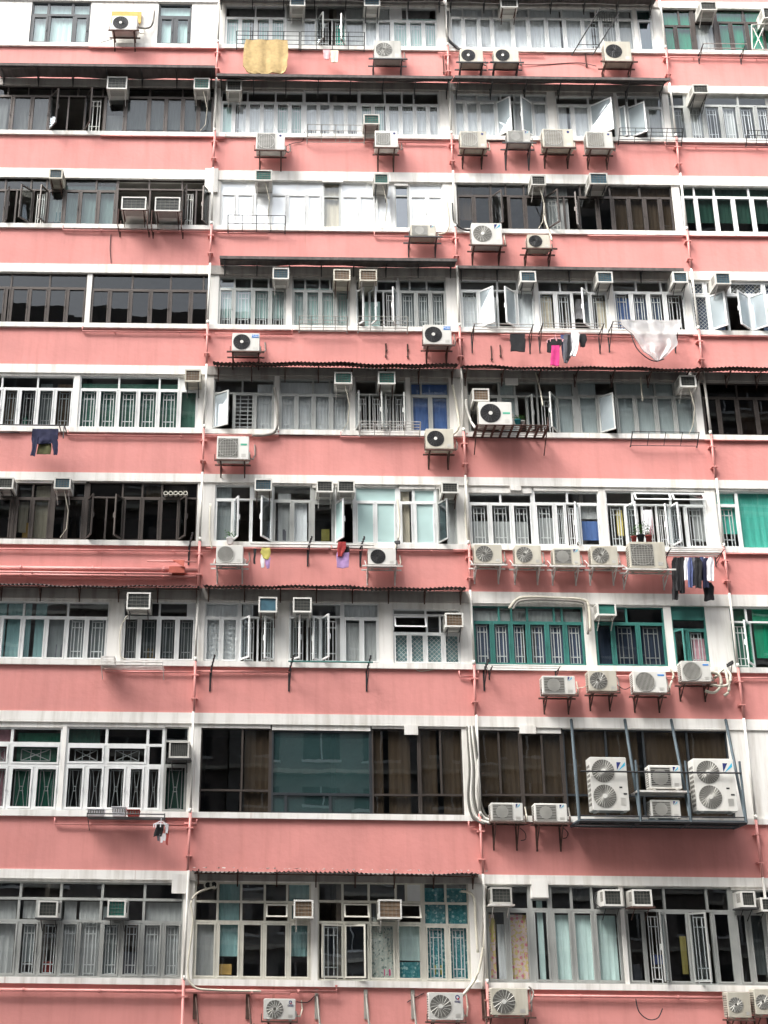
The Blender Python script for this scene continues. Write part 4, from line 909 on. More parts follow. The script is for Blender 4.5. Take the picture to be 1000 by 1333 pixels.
for (zn, pts, d) in [('a1',[(430,150,-.05),(330,175,-.03),(200,172,-.03),(36,176,-.03)],'thin dark cable along the top sill of the left bay'),
    ('a2',[(300,560,-.3),(330,548,-.04),(365,540,-.04),(372,505,-.03)],'thin dark cable beside the square-grille unit'),
    ('a3',[(150,190,-.1),(300,196,-.02),(420,190,-.02),(480,200,-.1)],'thin dark cable between outdoor units'),
    ('a3',[(60,420,-.02),(150,428,-.02),(320,424,-.02),(540,432,-.02)],'thin dark cable along the wall behind four outdoor units'),
    ('a4',[(425,310,-.015),(422,360,-.015),(426,420,-.015)],'thin dark crack-like cable running down the pink wall'),
    ('b5',[(12,285,-.02),(120,292,-.03),(300,291,-.03),(480,300,-.03)],'thin black cable along the sill under white windows'),
    ('b2',[(285,350,-.02),(380,352,-.02),(520,349,-.02)],'thin black cable along the sill under white curtains'),
    ('b6',[(60,330,-.02),(200,345,-.02),(330,338,-.02),(440,346,-.02),(560,340,-.02)],'thin black cable behind the row of five units'),
    ('c3',[(388,330,-.3),(410,330,-.06),(428,320,-.3)],'short pale hose between two units'),
    ('c3',[(520,320,-.3),(545,335,-.05),(575,320,-.3)],'short cable between the round and barred fans'),
    ('c6',[(100,345,-.1),(180,375,-.1),(240,372,-.1),(262,360,-.3)],'thin black cable drooping between two low units'),
    ('c6',[(212,385,-.1),(228,400,-.1),(230,420,-.1),(215,425,-.1)],'curl of black cable under the left low unit'),
    ('c6',[(350,385,-.1),(364,400,-.1),(360,415,-.1),(348,418,-.1)],'curl of black cable under the right low unit'),
    ('c2',[(765,345,-.03),(785,352,-.02),(830,346,-.02)],'short pale cable on the sill'),
    ('d2',[(365,460,-.1),(400,462,-.02),(425,440,-.02)],'dark cable right of the smaller unit'),
    ('d2',[(725,462,-.02),(745,450,-.02),(780,432,-.02)],'dark cable left of the large unit'),
    ('d3',[(470,150,-.3),(450,135,-.1),(455,110,-.05)],'thin dark cable by a close pair of window units')]:
    hose(zn, pts, .010, 'cable' if 'pale' not in d else 'hose', d, 'cable', 'cable', 5)
for (zn, x, y0, y1) in [('a5',685,728,760),('a5',768,730,758),('a6',163,583,628),('a6',190,580,618),('b2',673,22,72),('b2',752,24,74),('a3',450,165,205),('a2',905,215,285),('a2',915,245,285),('b2',950,30,80)]:
    p = Q(zn, x, y1, 0); q = Q(zn, x, y0, 0); reg(MB().box(p.x - .012, p.x + .012, -.03, 0, p.z, q.z).box(p.x - .03, p.x + .03, -.045, -.03, p.z + .02, p.z + .05).build('old_bracket', 'rust'), 'rusty leftover bracket strip on the pink wall', 'bracket', at=p)

# ------------------------------------------------------------------ racks, cages, poles
def basket(zn, x0, x1, y0, y1, n, desc, out=.36, m='wire', r=.009):
    a, b, c, _ = box_at(zn, x0, y0, x1, y1, -.1); _, _, _, d = box_at(zn, x0, y0, x1, y1, -out)
    root = empty('window_rack', ((a+b)/2, -.1, c)); rl = MB()
    for k in range(n):
        t = k / max(1, n - 1); rl.tube([(a, -.1 - (out - .1) * t, c + (d - c) * t), (b, -.1 - (out - .1) * t, c + (d - c) * t)], r)
    rl.build('rail', m, root); e = MB()
    for x in (a, b):
        e.tube([(x, -.08, c - .04), (x, -.1, c), (x, -out, d), (x, -out + .05, d + .02)], r * 1.5)
        e.tube([(x, -.02, c), (x, -.1, c)], r * 1.5)
    for k in range(1, 4): x = a + (b - a) * k / 4; e.tube([(x, -.1, c), (x, -out, d)], r)
    e.build('end_frame', m, root); reg(root, desc, 'rack', 'racks outside the windows', at=Vector(((a+b)/2, 0, c)))
def airer(zn, x0, x1, y0, y1, desc, out=.75, n=4, m='darkwire', r=.011):
    """drying rack: rods on two arms reaching out from the wall; y0 = outer end, y1 = lower end of the struts"""
    a, b, _, z = box_at(zn, x0, y0, x1, y1, -out); _, _, c, _ = box_at(zn, x0, y0, x1, y1, 0)
    if c > z - .1: c = z - .25
    root = empty('clothes_rack', ((a+b)/2, 0, c)); arm = MB(); rod = MB()
    for x in (a + .03, b - .03):
        arm.bar((x, -.01, z - .02), (x, -out, z), .02); arm.bar((x, -.01, c), (x, -out * .8, z - .01), .016); arm.box(x - .015, x + .015, -.012, 0, c - .05, z + .05)
    for k in range(n): yy = -out * (.25 + .75 * k / (n - 1)); rod.tube([(a, yy, z + .012), (b, yy, z + .012)], r)
    arm.build('arm', m, root); rod.build('rod', 'wire', root); reg(root, desc, 'rack', 'clothes racks on the wall', at=Vector(((a+b)/2, 0, c))); return z
basket('a2',113,352,120,185,5,'curved metal window rack carrying the yellow towel',m='darkwire')
basket('a2',358,600,122,190,5,'curved metal window rack in front of open sashes',m='darkwire')
basket('a2',382,600,478,545,4,'low grey window rack under white grilled windows')
airer('a3',805,940,133,190,'thin clothes rack below green curtains',.5,3)
basket('a3',545,735,388,435,5,'low dark window rack at the end of open sashes',m='darkwire')
basket('a3',930,1050,395,440,4,'dark window rack at the right picture edge',m='darkwire')
basket('a5',80,298,236,300,3,'thin window rack with a dark corner piece',m='darkwire')
basket('a5',352,535,622,680,5,'low rack before pale green curtains',m='wire')
basket('a5',577,765,624,682,5,'low rack before open sashes',m='wire')
airer('a6',110,295,517,600,'clothes rack holding one black garment',.6,4)
airer('a6',318,510,515,600,'clothes rack holding a bunch of clothes',.6,4)
airer('a6',532,742,510,598,'clothes rack covered by a plastic sheet',.6,4)
basket('b2',578,795,302,352,6,'white window basket under open sashes',m='bracketwhite')
basket('b3',562,772,298,342,3,'low dark window rack before grey blinds',m='darkwire')
airer('b6',690,868,280,330,'clothes rack full of dark clothes',.7,5)
airer('c3',122,345,262,300,'thin clothes rack under green frames',.55,3)
basket('d2',990,1000,300,302,2,'small wire',m='wire') if False else None
# tall folded-up rack in the top row
def uprack():
    y = -.12; root = empty('folding_rack', Q('a3', 470, 165, y)); k = MB()
    A, B_, Cc, D = Q('a3',405,168,y), Q('a3',470,165,y), Q('a3',548,42,-.5), Q('a3',488,32,-.5)
    for s, e in ((A, D), (B_, Cc)): k.tube([s, e], .018)
    for t in [.0, .12, .24]: k.tube([A.lerp(D, t), B_.lerp(Cc, t)], .010)
    k.build('rail', 'darkwire', root); j = MB()
    for q in range(9):
        a = D.lerp(Cc, q / 8); j.tube([a, a + Vector((.0, .2, .14)), a + Vector((.05, .42, .05))], .007)
    j.tube([D, D + Vector((.05, -.02, .10)), Cc + Vector((-.05, -.02, .10)), Cc], .014)
    j.build('wire_hoop', 'darkwire', root); reg(root, 'tall dark folding rack leaning up against the white windows', 'rack', at=Vector((7, 0, 32)))
uprack()
# white X frame
o = MB(); 
for s, e in (((952,150),(950,75)),((950,75),(1040,68)),((955,85),(985,148)),((985,85),(957,148)),((952,150),(1040,150))): o.tube([Q('a3',*s,-.3), Q('a3',*e,-.3)], .014)
reg(o.build('drying_frame', 'pvcpipe'), 'pale frame with green cross straps in front of green curtains', 'rack', at=Vector((11.8, 0, 32)))
# platform with big unit (fifth row)
def platform():
    y0 = -.02; yf = -.72; a, b, _, z = box_at('b3', 78, 277, 303, 310, yf)
    root = empty('rusty_platform', ((a+b)/2, 0, z)); k = MB()
    z2 = z - .02
    k.bar((a, yf, z), (b, yf, z), .025); k.bar((a - .1, y0, z2), (b, y0, z2), .025); k.bar((a, (yf+y0)/2, z2), (b, (yf+y0)/2, z2), .02)
    for q in range(9): x = a + (b - a) * q / 8; k.box(x - .03, x + .03, yf, y0, z - .02, z - .005)
    for q in range(6): yy = yf + (y0 - yf) * q / 6; k.box(a, b, yy, yy + .02, z + .002, z + .01)
    k.bar((b, yf, z), (b, yf, z + .22), .02); k.bar((b, y0, z + .3), (b, yf, z), .014)
    k.bar((a, y0, z - .5), (a, yf*.8, z - .02), .02); k.bar((b, y0, z - .5), (b, yf*.8, z - .02), .02)
    k.build('deck_frame', 'rust', root); reg(root, 'rusty wall platform carrying the big white outdoor unit and pots', 'platform', at=Vector((a, 0, z)))
    return z
pz = platform()
def pot(zn, x, ybase, y, s, m, leafy, desc, name='plant_pot'):
    p = Q(zn, x, ybase, y); root = empty(name, p); k = MB()
    i = len(k.v); prof = [(.0, 0), (.7, 0), (1, 1.6), (1.08, 1.6), (1.08, 1.8), (.9, 1.8), (.88, 1.5), (0, 1.5)]
    n = 12; rows = []
    for (r, h) in prof: rows.append([(p.x + s*r*math.cos(2*math.pi*q/n), p.y + s*r*math.sin(2*math.pi*q/n), p.z + h*s) for q in range(n + 1)])
    k.grid(rows).build('pot', m, root, True)
    if leafy:
        l = MB()
        for q in range(60):
            t = random.uniform(0, 6.28); rr = random.uniform(0, 1.6) * s; c = p + Vector((rr*math.cos(t), rr*math.sin(t), s * (1.8 + random.random() * 2.4 * leafy)))
            d = Vector((random.uniform(-1, 1), random.uniform(-1, 1), random.uniform(-.2, 1))).normalized() * s * .6; e = d.cross(Vector((0, 0, 1))) * .35
            l.quad(c, c + d * .5 + e, c + d, c + d * .5 - e)
        l.build('foliage', 'leaf', root)
    reg(root, desc, 'potted plant' if leafy else 'pot', at=p)
pot('b3', 205, 276, -.55, .075, 'tealglass', .5, 'teal pot on the rusty platform beside the big unit')
pot('b3', 222, 274, -.5, .05, 'bracketwhite', 1.2, 'small pale pot with a thin plant on the platform')
pot('b5', 133, 292, -.12, .085, 'clothwhite', .8, 'white flower pot with red flowers on the sill')
for q, (x, s) in enumerate([(575, .07), (597, .09), (622, .08)]):
    pot('b6', x, 256, -.5, s, ['brick', 'darkglass', 'brick'][q], 1.5, ['small brick red pot of leaves, leftmost on the big unit', 'leafy green plant in dark pot, middle on the big unit', 'leafy plant in red pot, rightmost on the big unit'][q])
# clothes pole fifth row left
def pole():
    y = -.45; a = Q('b1', -40, 352, y); b = Q('b1', 262, 352, y); root = empty('clothes_pole', a); k = MB()
    k.tube([a, Vector((b.x, y, a.z))], .018); k.tube([(b.x, y, a.z), (b.x, -.01, a.z)], .016); k.tube([(b.x - .12, -.01, a.z - .05), (b.x - .12, y - .1, a.z)], .014); k.tube([(b.x, y, a.z + .02), (b.x, y, a.z - .35)], .014)
    k.build('rod', 'darkwire', root); reg(root, 'dark clothes pole carrying a dark jacket', 'pole', at=Vector((-5, 0, a.z)))
pole()
def striker(zn, x, y0, y1, desc):      # folding pole bracket that sticks out of the wall
    a = Q(zn, x, y1, -.0); b = Q(zn, x + 16, y0, -.75); root = empty('pole_bracket', a); k = MB()
    k.bar((a.x, -.01, a.z + .3), (b.x, -.7, b.z), .028); k.bar((a.x, -.01, a.z - .1), (a.x + .05, -.25, a.z + .35), .016); k.box(a.x - .02, a.x + .02, -.02, 0, a.z - .15, a.z + .35)
    for t in (.3, .5, .7, .9): c = Vector((a.x, -.01, a.z + .3)).lerp(Vector((b.x, -.7, b.z)), t); k.tube([c + Vector((0, 0, -.035)), c + Vector((0, 0, .05))], .022)
    k.build('bracket_arm', 'cable', root); reg(root, desc, 'bracket', 'dark pole brackets on the wall', at=Vector((a.x, 0, a.z)))
striker('b4',768,290,400,'dark notched pole bracket beside bronze windows')
striker('b5',407,265,350,'dark notched pole bracket, left of the hanging shirts'); striker('b5',592,265,352,'dark notched pole bracket, right of the hanging shirts'); striker('b5',716,285,330,'small dark pole bracket above the dark-fan unit')
striker('c2',62,295,400,'dark notched pole bracket below checked curtains'); striker('c2',332,297,400,'dark notched pole bracket at left end of green pole'); striker('c2',598,297,400,'dark notched pole bracket at right end of green pole')
striker('c3',98,240,320,'dark notched pole bracket near the middle downpipe'); striker('c3',875,248,300,'dark notched pole bracket above the hose tangle')
k = MB(); a = Q('c2', 330, 318, -.5); b = Q('c2', 620, 318, -.5); k.tube([a, Vector((b.x, -.5, a.z))], .02); reg(k.build('clothes_pole', 'fgreen'), 'long thin green clothes pole', 'pole', at=Vector((a.x, 0, a.z)))
k = MB(); a = Q('b5', 205, 291, -.5); b = Q('b5', 640, 291, -.5); k.tube([a, Vector((b.x, -.5, a.z))], .018); reg(k.build('clothes_pole', 'wire'), 'long pale clothes pole with hanging shirts', 'pole', at=Vector((a.x, 0, a.z)))
k = MB(); a = Q('b5', 205, 291, -.5)
def tray(zn, x0, x1, y0, y1, desc, out=.5, m='bracketwhite'):
    a, b, _, z = box_at(zn, x0, y0, x1, y1, -out); root = empty('window_tray', ((a+b)/2, 0, z)); k = MB()
    k.bar((a, -out, z), (b, -out, z), .02); k.bar((a, -out, z - .07), (b, -out, z - .07), .012)
    for q in range(4): yy = -out * (q + .3) / 4; k.bar((a, yy, z - .06), (b, yy, z - .06), .012)
    for x in (a, b): k.bar((x, -.01, z - .07), (x, -out, z - .06), .018); k.bar((x, -out, z - .08), (x, -out, z + .02), .018); k.bar((x, -.01, z - .3), (x, -out*.8, z - .07), .014)
    k.build('rail', m, root); reg(root, desc, 'rack', 'racks outside the windows', at=Vector(((a+b)/2, 0, z))); return z - .045
tz = tray('c1',410,662,380,400,'pale window tray holding a wooden crate')
a_, b_, _, _ = box_at('c1', 412, 362, 468, 395, -.3); k = MB()
for z in (0, .07, .14): k.box(a_, b_, -.42, -.40, tz + .01 + z, tz + .06 + z).box(a_, b_, -.14, -.12, tz + .01 + z, tz + .06 + z).box(a_, a_ + .02, -.40, -.14, tz + .01 + z, tz + .06 + z).box(b_ - .02, b_, -.40, -.14, tz + .01 + z, tz + .06 + z)
k.box(a_, b_, -.42, -.12, tz, tz + .01); reg(k.build('wooden_crate', 'bracketwhite'), 'weathered slatted crate at the left end of a tray', 'crate', at=Vector((a_, 0, tz)))
tz = tray('c4',355,670,436,452,'dark window tray holding plastic basins',.5,'darkwire')
def basin(x0, x1, hgt, m, desc):
    a, b, _, _ = box_at('c4', x0, 400, x1, 430, -.35); k = MB(); z = tz + .012; t = .015; i = .025
    for (p, q, r_, s) in ((a, b, -.46, -.18),):
        rows = [[(p+i, r_+i, z), (q-i, r_+i, z), (q-i, s-i, z), (p+i, s-i, z), (p+i, r_+i, z)], [(p, r_, z+hgt), (q, r_, z+hgt), (q, s, z+hgt), (p, s, z+hgt), (p, r_, z+hgt)],
                [(p+t, r_+t, z+hgt), (q-t, r_+t, z+hgt), (q-t, s-t, z+hgt), (p+t, s-t, z+hgt), (p+t, r_+t, z+hgt)], [(p+i+t, r_+i+t, z+.02), (q-i-t, r_+i+t, z+.02), (q-i-t, s-i-t, z+.02), (p+i+t, s-i-t, z+.02), (p+i+t, r_+i+t, z+.02)]]
        k.grid(rows); k.quad(*rows[0][:4][::-1]); k.quad(*rows[3][:4])
    n = max(3, int((b - a) / .05))
    k.k = 1
    for q in range(n): x = a + (b - a) * (q + .35) / n; k.box(x, x + (b-a)/n*.35, -.463, -.459, z + hgt*.35, z + hgt*.75)
    k.k = 0; k.box(a - .01, b + .01, -.475, -.46, z + hgt - .015, z + hgt)
    reg(k.build('plastic_basket', [m, 'fangrey']), desc, 'basket', 'plastic baskets on the tray', at=Vector((a, 0, z)))
basin(358,428,.15,'clothwhite','low pale plastic basket at the left end of the tray'); basin(457,515,.20,'clothwhite','tallest bright white plastic basket in the middle of the tray'); basin(518,570,.14,'brick','red plastic basket on the tray')

# ------------------------------------------------------------------ steel cage of the eighth row
def cage():
    yf = -.88; root = empty('steel_cage', P(865, 1070, -.1)); k = MB()
    posts = [(375, 405), (545, 600), (692, 760), (865, 935)]
    lo = [Q('c6', b, 378, yf) for _, b in posts]; zb = sum(p.z for p in lo) / 4 + .08; xs = [p.x - .02 for p in lo]
    for (t, b), x in zip(posts, xs):
        top = Q('c6', t, 40, -.02)
        k = MB(); k.bar((top.x, -.02, top.z), (x, yf, zb), .05); k.bar((x, yf, zb), (x, -.01, zb), .05);
        k.bar((x, yf, zb), (x, yf, zb + 1.35), .04); k.build('post', 'steelgrey', root)
    k = MB()
    zt = Q('c6', 650, 208, yf).z; zs = Q('c6', 650, 268, yf).z
    k.bar((xs[0], yf, zb), (xs[3], yf, zb), .045); k.bar((xs[0], -.05, zb), (xs[3], -.05, zb), .04); k.bar((xs[0], yf / 2, zb), (xs[3], yf / 2, zb), .03)
    k.bar((xs[0], yf, zb + .12), (xs[3], yf, zb + .12), .02); k.bar((xs[0] + .1, yf - .02, zt), (xs[3], yf - .02, zt), .028)
    k.build('rail', 'cable', root)
    k = MB(); k.box(xs[0], xs[1], yf, -.1, zb + .03, zb + .05).box(xs[1] + .05, xs[2], yf, -.1, zb + .03, zb + .05).box(xs[2] + .05, xs[3], yf, -.1, zb + .03, zb + .05).build('deck', 'steelgrey', root)
    MB().box(xs[1] - .02, xs[2] + .05, yf, -.35, zs - .02, zs + .02).build('shelf', 'bracketwhite', root)
    reg(root, '', 'cage', full='long dark steel cage hung on the wall, holding four outdoor units with blue logos')
cage()
# raking struts standing under the bottom row
def strut(x, y0, y1, desc, m='rust'):
    a = Q('d2', x, y0, -.04); b = Q('d2', x + 10, y1, -.45); root = None
    k = MB(); k.bar(a, b, .03); k.bar((b.x + .05, -.02, a.z - .6), b, .03); k.box(a.x - .05, a.x + .03, -.03, 0, a.z - .5, a.z + .1)
    reg(k.build('strut', m), desc, 'strut', 'rusty struts under the lowest sill', at=Vector((a.x, 0, a.z)))
for q, x in enumerate([37, 208, 432, 592, 745, 975]): strut(x, 436, 540, ['thin rusty strut at the foot of the left downpipe', 'rusty strut left of the smaller unit', 'pale rusty strut right of the smaller unit', 'rusty strut midway between two outdoor units', 'rusty strut left of the large unit', 'rusty strut right of the large unit'][q], 'lagging' if q in (2, 3, 4) else 'rust')
k = MB(); a = Q('d2', -300, 524, -.48); b = Q('d2', 1100, 524, -.48); k.box(a.x, b.x, -.5, -.42, a.z - .45, a.z - .37); reg(k.build('ledge_rail', 'lagging'), 'horizontal rail carrying the struts below the bottom row', 'rail', at=Vector((0, 0, 6)))

# ------------------------------------------------------------------ washing
def cloth(zn, rows, y, m, desc, name='garment', cat='clothing', rip=.02, n=12, grp=None, freq=9, label=None):
    """hanging cloth: rows = (Y, Xleft, Xright) read from top to bottom; folds and thickness are real"""
    pts = []
    dense = []
    for (r0, r1) in zip(rows, rows[1:]):
        for k in range(6): t = k / 6; dense.append(tuple(r0[i] + (r1[i] - r0[i]) * t for i in range(3)))
    dense.append(rows[-1]); ph = random.random() * 6; front, back = [], []
    for j, (Y, xa, xb) in enumerate(dense):
        fr = []; v = j / (len(dense) - 1)
        for i in range(n + 1):
            u = i / n; p = Q(zn, xa + (xb - xa) * u, Y + 1.2 * math.sin(u * 7 + ph) * v, y)
            p.y += rip * (.4 + .8 * v) * (.6 * math.sin(u * freq + ph + v * 1.3) + .3 * math.sin(u * freq * 2.1 + ph * 2 - v * 2)) + min(rip, .018) * 1.3 * noise.noise(Vector((p.x * 5, ph, p.z * 2)))+ min(rip, .018) * .7 * noise.noise(Vector((p.x * 14, ph, p.z * 9)))
            p.z += .03 * noise.noise(Vector((p.x * 6, ph + 5, p.z * 3))) * (j > 0); p.x += .02 * noise.noise(Vector((p.x * 6, ph + 9, p.z * 6))); fr.append(p)
        front.append(fr); back.append([q + Vector((0, .03 + rip * .4, 0)) for q in fr])
    k = MB(); k.grid(front); k.grid([list(reversed(r)) for r in back])
    k.grid([[f[0] for f in front], [b[0] for b in back]]); k.grid([[b[-1] for b in back], [f[-1] for f in front]]); k.grid([front[-1], back[-1]]); k.grid([back[0], front[0]])
    o = k.build(name, m, None, True); c = Q(zn, (rows[0][1] + rows[0][2]) / 2, rows[0][0], 0)
    reg(o, desc, cat, grp, at=c); return o
cloth('a2',[(152,146,308),(170,142,309),(210,138,309),(250,137,306),(272,150,300),(279,165,292)],-.40,'towel','large yellow towel hanging over a window rack','towel','towel',.03,20,freq=16)
cloth('a2',[(190,443,470),(210,444,469),(226,447,467)],-.34,'pinkcloth','small pink cloth on the second rack','cloth','cloth',.01,6)
cloth('a2',[(192,473,501),(215,472,500),(235,474,499)],-.34,'cbeige','small pale yellow cloth beside the pink one','cloth','cloth',.01,6)
cloth('b1',[(368,135,236),(385,131,237),(410,130,236),(428,131,205)],-.46,'navy','dark navy jacket on a clothes pole','jacket','clothing',.02,14)
cloth('b1',[(400,131,158),(440,130,150),(478,124,142)],-.46,'navy','left sleeve-like dark trouser leg beside the jacket','trousers','clothing',.012,6)
cloth('b1',[(395,205,236),(430,212,235),(474,218,233)],-.47,'navy','right dark hanging leg beside the jacket','trousers','clothing',.012,6)
cloth('b1',[(420,160,208),(450,152,210),(472,148,205)],-.40,'olive','short olive skirt-like cloth under the navy jacket','cloth','clothing',.015,8)
cloth('a6',[(545,219,264),(570,220,266),(597,222,264)],-.5,'black','single black shirt on the first rack','shirt','clothing',.012,8)
cloth('a6',[(562,335,378),(575,332,376),(600,331,362)],-.5,'black','black cloth draped at left of the bunch','cloth','clothing',.012,8)
cloth('a6',[(580,345,368),(610,343,369),(640,340,368)],-.55,'magenta','bright magenta garment hanging from a rack','shirt','clothing',.012,6)
cloth('a6',[(545,383,412),(575,378,414),(610,380,405),(632,382,392)],-.52,'clothgrey','grey checked shirt hanging in the bunch','shirt','clothing',.015,8)
cloth('a6',[(540,405,426),(565,404,428),(598,406,424)],-.55,'clothwhite','white and grey shirt hanging in the bunch','shirt','clothing',.015,6)
cloth('a6',[(556,352,366),(590,350,368),(628,348,366)],-.42,'black','black leggings behind the magenta garment','trousers','clothing',.012,6)
cloth('a6',[(548,372,392),(580,374,394),(618,378,390)],-.44,'slateblue','slate blue top squeezed in the bunch','shirt','clothing',.012,6)
cloth('a6',[(545,412,430),(590,408,424),(612,398,416)],-.60,'clothwhite','striped pale shirt tail in the bunch','shirt','clothing',.014,6)
cloth('a6',[(548,395,402),(600,392,401),(625,388,396)],-.60,'black','narrow black sleeve in the bunch','shirt','clothing',.01,4)
cloth('a6',[(545,425,448),(565,428,452),(585,432,446)],-.5,'black','black sock-like cloth at right of the bunch','cloth','clothing',.01,6)
def hanger(zn, x, yb, y, s, desc, m='magenta'):
    c = Q(zn, x, yb, y); k = MB()
    k.tube([c + Vector((s*math.cos(t*.5236), s*.5*math.sin(t*.5236), 0)) for t in range(13)], .009); k.tube([c, c + Vector((0, 0, s*.8)), c + Vector((.03, 0, s)), c + Vector((.05, 0, s*.9))], .007)
    for t in range(8):
        q = c + Vector((s*math.cos(t*.785), s*.5*math.sin(t*.785), 0)); k.tube([q, c + Vector((0, 0, s*.5))], .004); k.box(q.x - .01, q.x + .01, q.y - .006, q.y + .006, q.z - .07, q.z)
    reg(k.build('peg_hanger', m), desc, 'hanger', at=c)
hanger('a6',357,566,-.5,.22,'round pink peg hanger with small clothes','pinkcloth')
hanger('c4',655,478,-.5,.16,'round peg hanger below the basket tray','clothwhite')
cloth('c4',[(478,640,668),(500,630,664),(528,626,655)],-.52,'black','black bunched cloth on the peg hanger','cloth','clothing',.015,6)
for q, (x, y0, y1, m) in enumerate([(644, 515, 545, 'clothgrey'), (657, 520, 552, 'clothwhite'), (669, 515, 548, 'clothwhite'), (681, 490, 562, 'brick'), (679, 482, 512, 'clothwhite')]):
    cloth('c4',[(y0, x - 6, x + 6), (y1, x - 5, x + 4)], -.5 - .01 * q, m, ['grey', 'white', 'second white', 'dark red', 'upper white'][q] + ' sock on the peg hanger', 'sock', 'sock', .006, 4)
cloth('b5',[(308,216,228),(335,218,226),(362,216,224)],-.5,'black','narrow black cloth under a window unit','cloth','clothing',.008,4)
cloth('b5',[(305,246,274),(322,240,276),(345,250,272)],-.52,'yellow','yellow top on the pale pole','shirt','clothing',.012,6)
cloth('b5',[(330,244,258),(355,241,256),(374,243,254)],-.5,'clothwhite','white sleeve cloth under the yellow top','cloth','clothing',.008,4)
cloth('b5',[(340,258,276),(360,260,275),(378,262,272)],-.5,'lilac','lilac cloth under the yellow top','cloth','clothing',.008,4)
cloth('b5',[(284,514,542),(305,512,541),(335,514,530)],-.56,'red','red shirt in front of the open window','shirt','clothing',.014,8)
cloth('b5',[(300,540,552),(315,536,554),(338,538,548)],-.5,'black','black cloth between red and lilac','cloth','clothing',.01,4)
cloth('b5',[(322,510,553),(350,509,554),(376,511,552)],-.52,'lilac','lilac towel below the red shirt','towel','towel',.012,8)
for q, (x0, x1, y0, y1, m, d) in enumerate([(696,715,305,440,'black','long black trousers, leftmost on the rack'),(716,736,305,420,'black','black jacket, second on the rack'),(735,745,306,378,'clothwhite','narrow white shirt between black ones'),(746,760,306,400,'slateblue','blue patterned shirt in the row'),(760,780,305,395,'navy','dark navy shirt in the middle of the row'),(778,798,305,380,'slateblue','slate blue shirt in the row'),(792,812,308,400,'navy','navy jacket in the row'),(806,828,306,380,'clothwhite','white shirt, rightmost on the rack'),(796,828,385,442,'black','short black garment hanging low at right'),(706,724,306,410,'black','black shirt between trousers and jacket'),(752,770,305,392,'clothgrey','grey shirt behind the blue ones'),(768,790,306,402,'black','black top behind the navy shirt'),(785,802,306,375,'clothwhite','pale striped shirt near the right end'),(742,752,306,360,'clothwhite','white patterned top near the middle')]):
    sp = (x1 - x0)
    cloth('b6',[(y0, x0+sp*.25, x1-sp*.25),(y0+12, x0, x1),((y0+y1)/2, x0+sp*.02, x1),(y1, x0+sp*.1, x1+sp*.02)],-.45-.06*(q%4),m,d,'garment','clothing',.02,8)
for q, (x, z1, m) in enumerate([(500,150,'black')]): pass
# plastic sheet
cloth('a6',[(503,552,735),(520,560,738),(550,592,722),(580,612,726),(600,625,705),(622,650,682),(628,660,672)],-.62,'plastic','clear crumpled plastic sheet draped over a clothes rack','plastic_sheet','plastic sheet',.045,30,freq=13)
hose('a6',[(585,545,-.62),(600,585,-.62),(625,612,-.62),(655,628,-.62),(685,622,-.62)],.014,'cable','dark cord along the lower hem of the plastic sheet','cord','cord')
# clothes inside the seventh and fourth bays
cloth('a6',[(440,418,440),(470,416,442),(500,418,438)],.45,'clothwhite','pale clothes behind a grilled pane with a round lamp','clothing_inside','clothing',.02,6)
cloth('b6',[(155,605,632),(190,600,628),(225,612,624)],-.15,'clothwhite','white shirt hanging in the open window above the plants','shirt','clothing',.02,6)
# round paper lamp in the fourth row
bm = bmesh.new(); bmesh.ops.create_uvsphere(bm, u_segments=16, v_segments=10, radius=.16); me = bpy.data.meshes.new('paper_lamp'); bm.to_mesh(me); bm.free()
o = bpy.data.objects.new('paper_lamp', me); me.materials.append(M['yellow']); C.objects.link(o); o.location = Q('a6', 328, 447, .6); reg(o, 'round yellow paper lamp behind a grilled window', 'lamp')
# belongings seen behind the glass
def goods(zn, x, yb, w, h, m, desc, kind='box'):
    p = Q(zn, x, yb, .2); k = MB()
    if kind == 'box': k.rbox(p.x, p.x + w, .17, .40, p.z, p.z + h, .008); k.box(p.x + w*.42, p.x + w*.58, .166, .169, p.z + .01, p.z + h - .01)
    else:
        rows = [[(p.x + r*w*math.cos(2*math.pi*q/12), .26 + r*w*math.sin(2*math.pi*q/12), p.z + t*h) for q in range(13)] for r, t in ((0,0),(.5,0),(.5,.62),(.2,.8),(.2,1),(0,1))]; k.grid(rows)
    reg(k.build('carton' if kind == 'box' else 'bottle', m), desc, kind, at=p)
for a in [('d2',112,372,.28,.22,'woodyellow','tan carton behind the second cream window'),('d2',800,372,.28,.2,'yellow','yellow carton behind leafy teal curtains'),('d2',650,376,.3,.14,'magenta','low pink box behind the mosaic pane'),
          ('d3',560,384,.25,.35,'clothgrey','grey carton behind dark glass'),('d3',640,330,.3,.2,'slateblue','slate carton in the open window'),('d1',500,470,.3,.5,'clothgrey','tall grey carton behind glass'),('d1',170,470,.2,.3,'brick','red brown carton behind a grilled pane'),
          ('c1',215,368,.3,.35,'clothgrey','grey carton low behind glass'),('c1',600,368,.25,.25,'woodyellow','tan carton low behind glass'),('b5',300,282,.3,.3,'clothgrey','grey carton under drawn curtain'),('b5',455,282,.2,.3,'yellow','yellow carton in dim window'),
          ('b4',90,315,.3,.4,'woodyellow','tan carton behind bronze window'),('b4',600,316,.3,.3,'clothgrey','grey carton behind bronze window'),('a4',205,262,.3,.3,'tealglass','teal carton behind bronze window')]: goods(*a)
for a in [('c3',120,254,.09,.28,'tealglass','teal bottle behind green frame','bottle'),('c3',620,254,.09,.25,'clothwhite','white bottle behind green frame','bottle'),('b6',290,262,.08,.25,'clothwhite','white bottle behind grilled window','bottle'),('b1',100,350,.09,.28,'logogreen','green bottle behind grilled window','bottle'),('c2',600,312,.08,.25,'brick','red bottle behind drawn curtain','bottle')]: goods(*a)
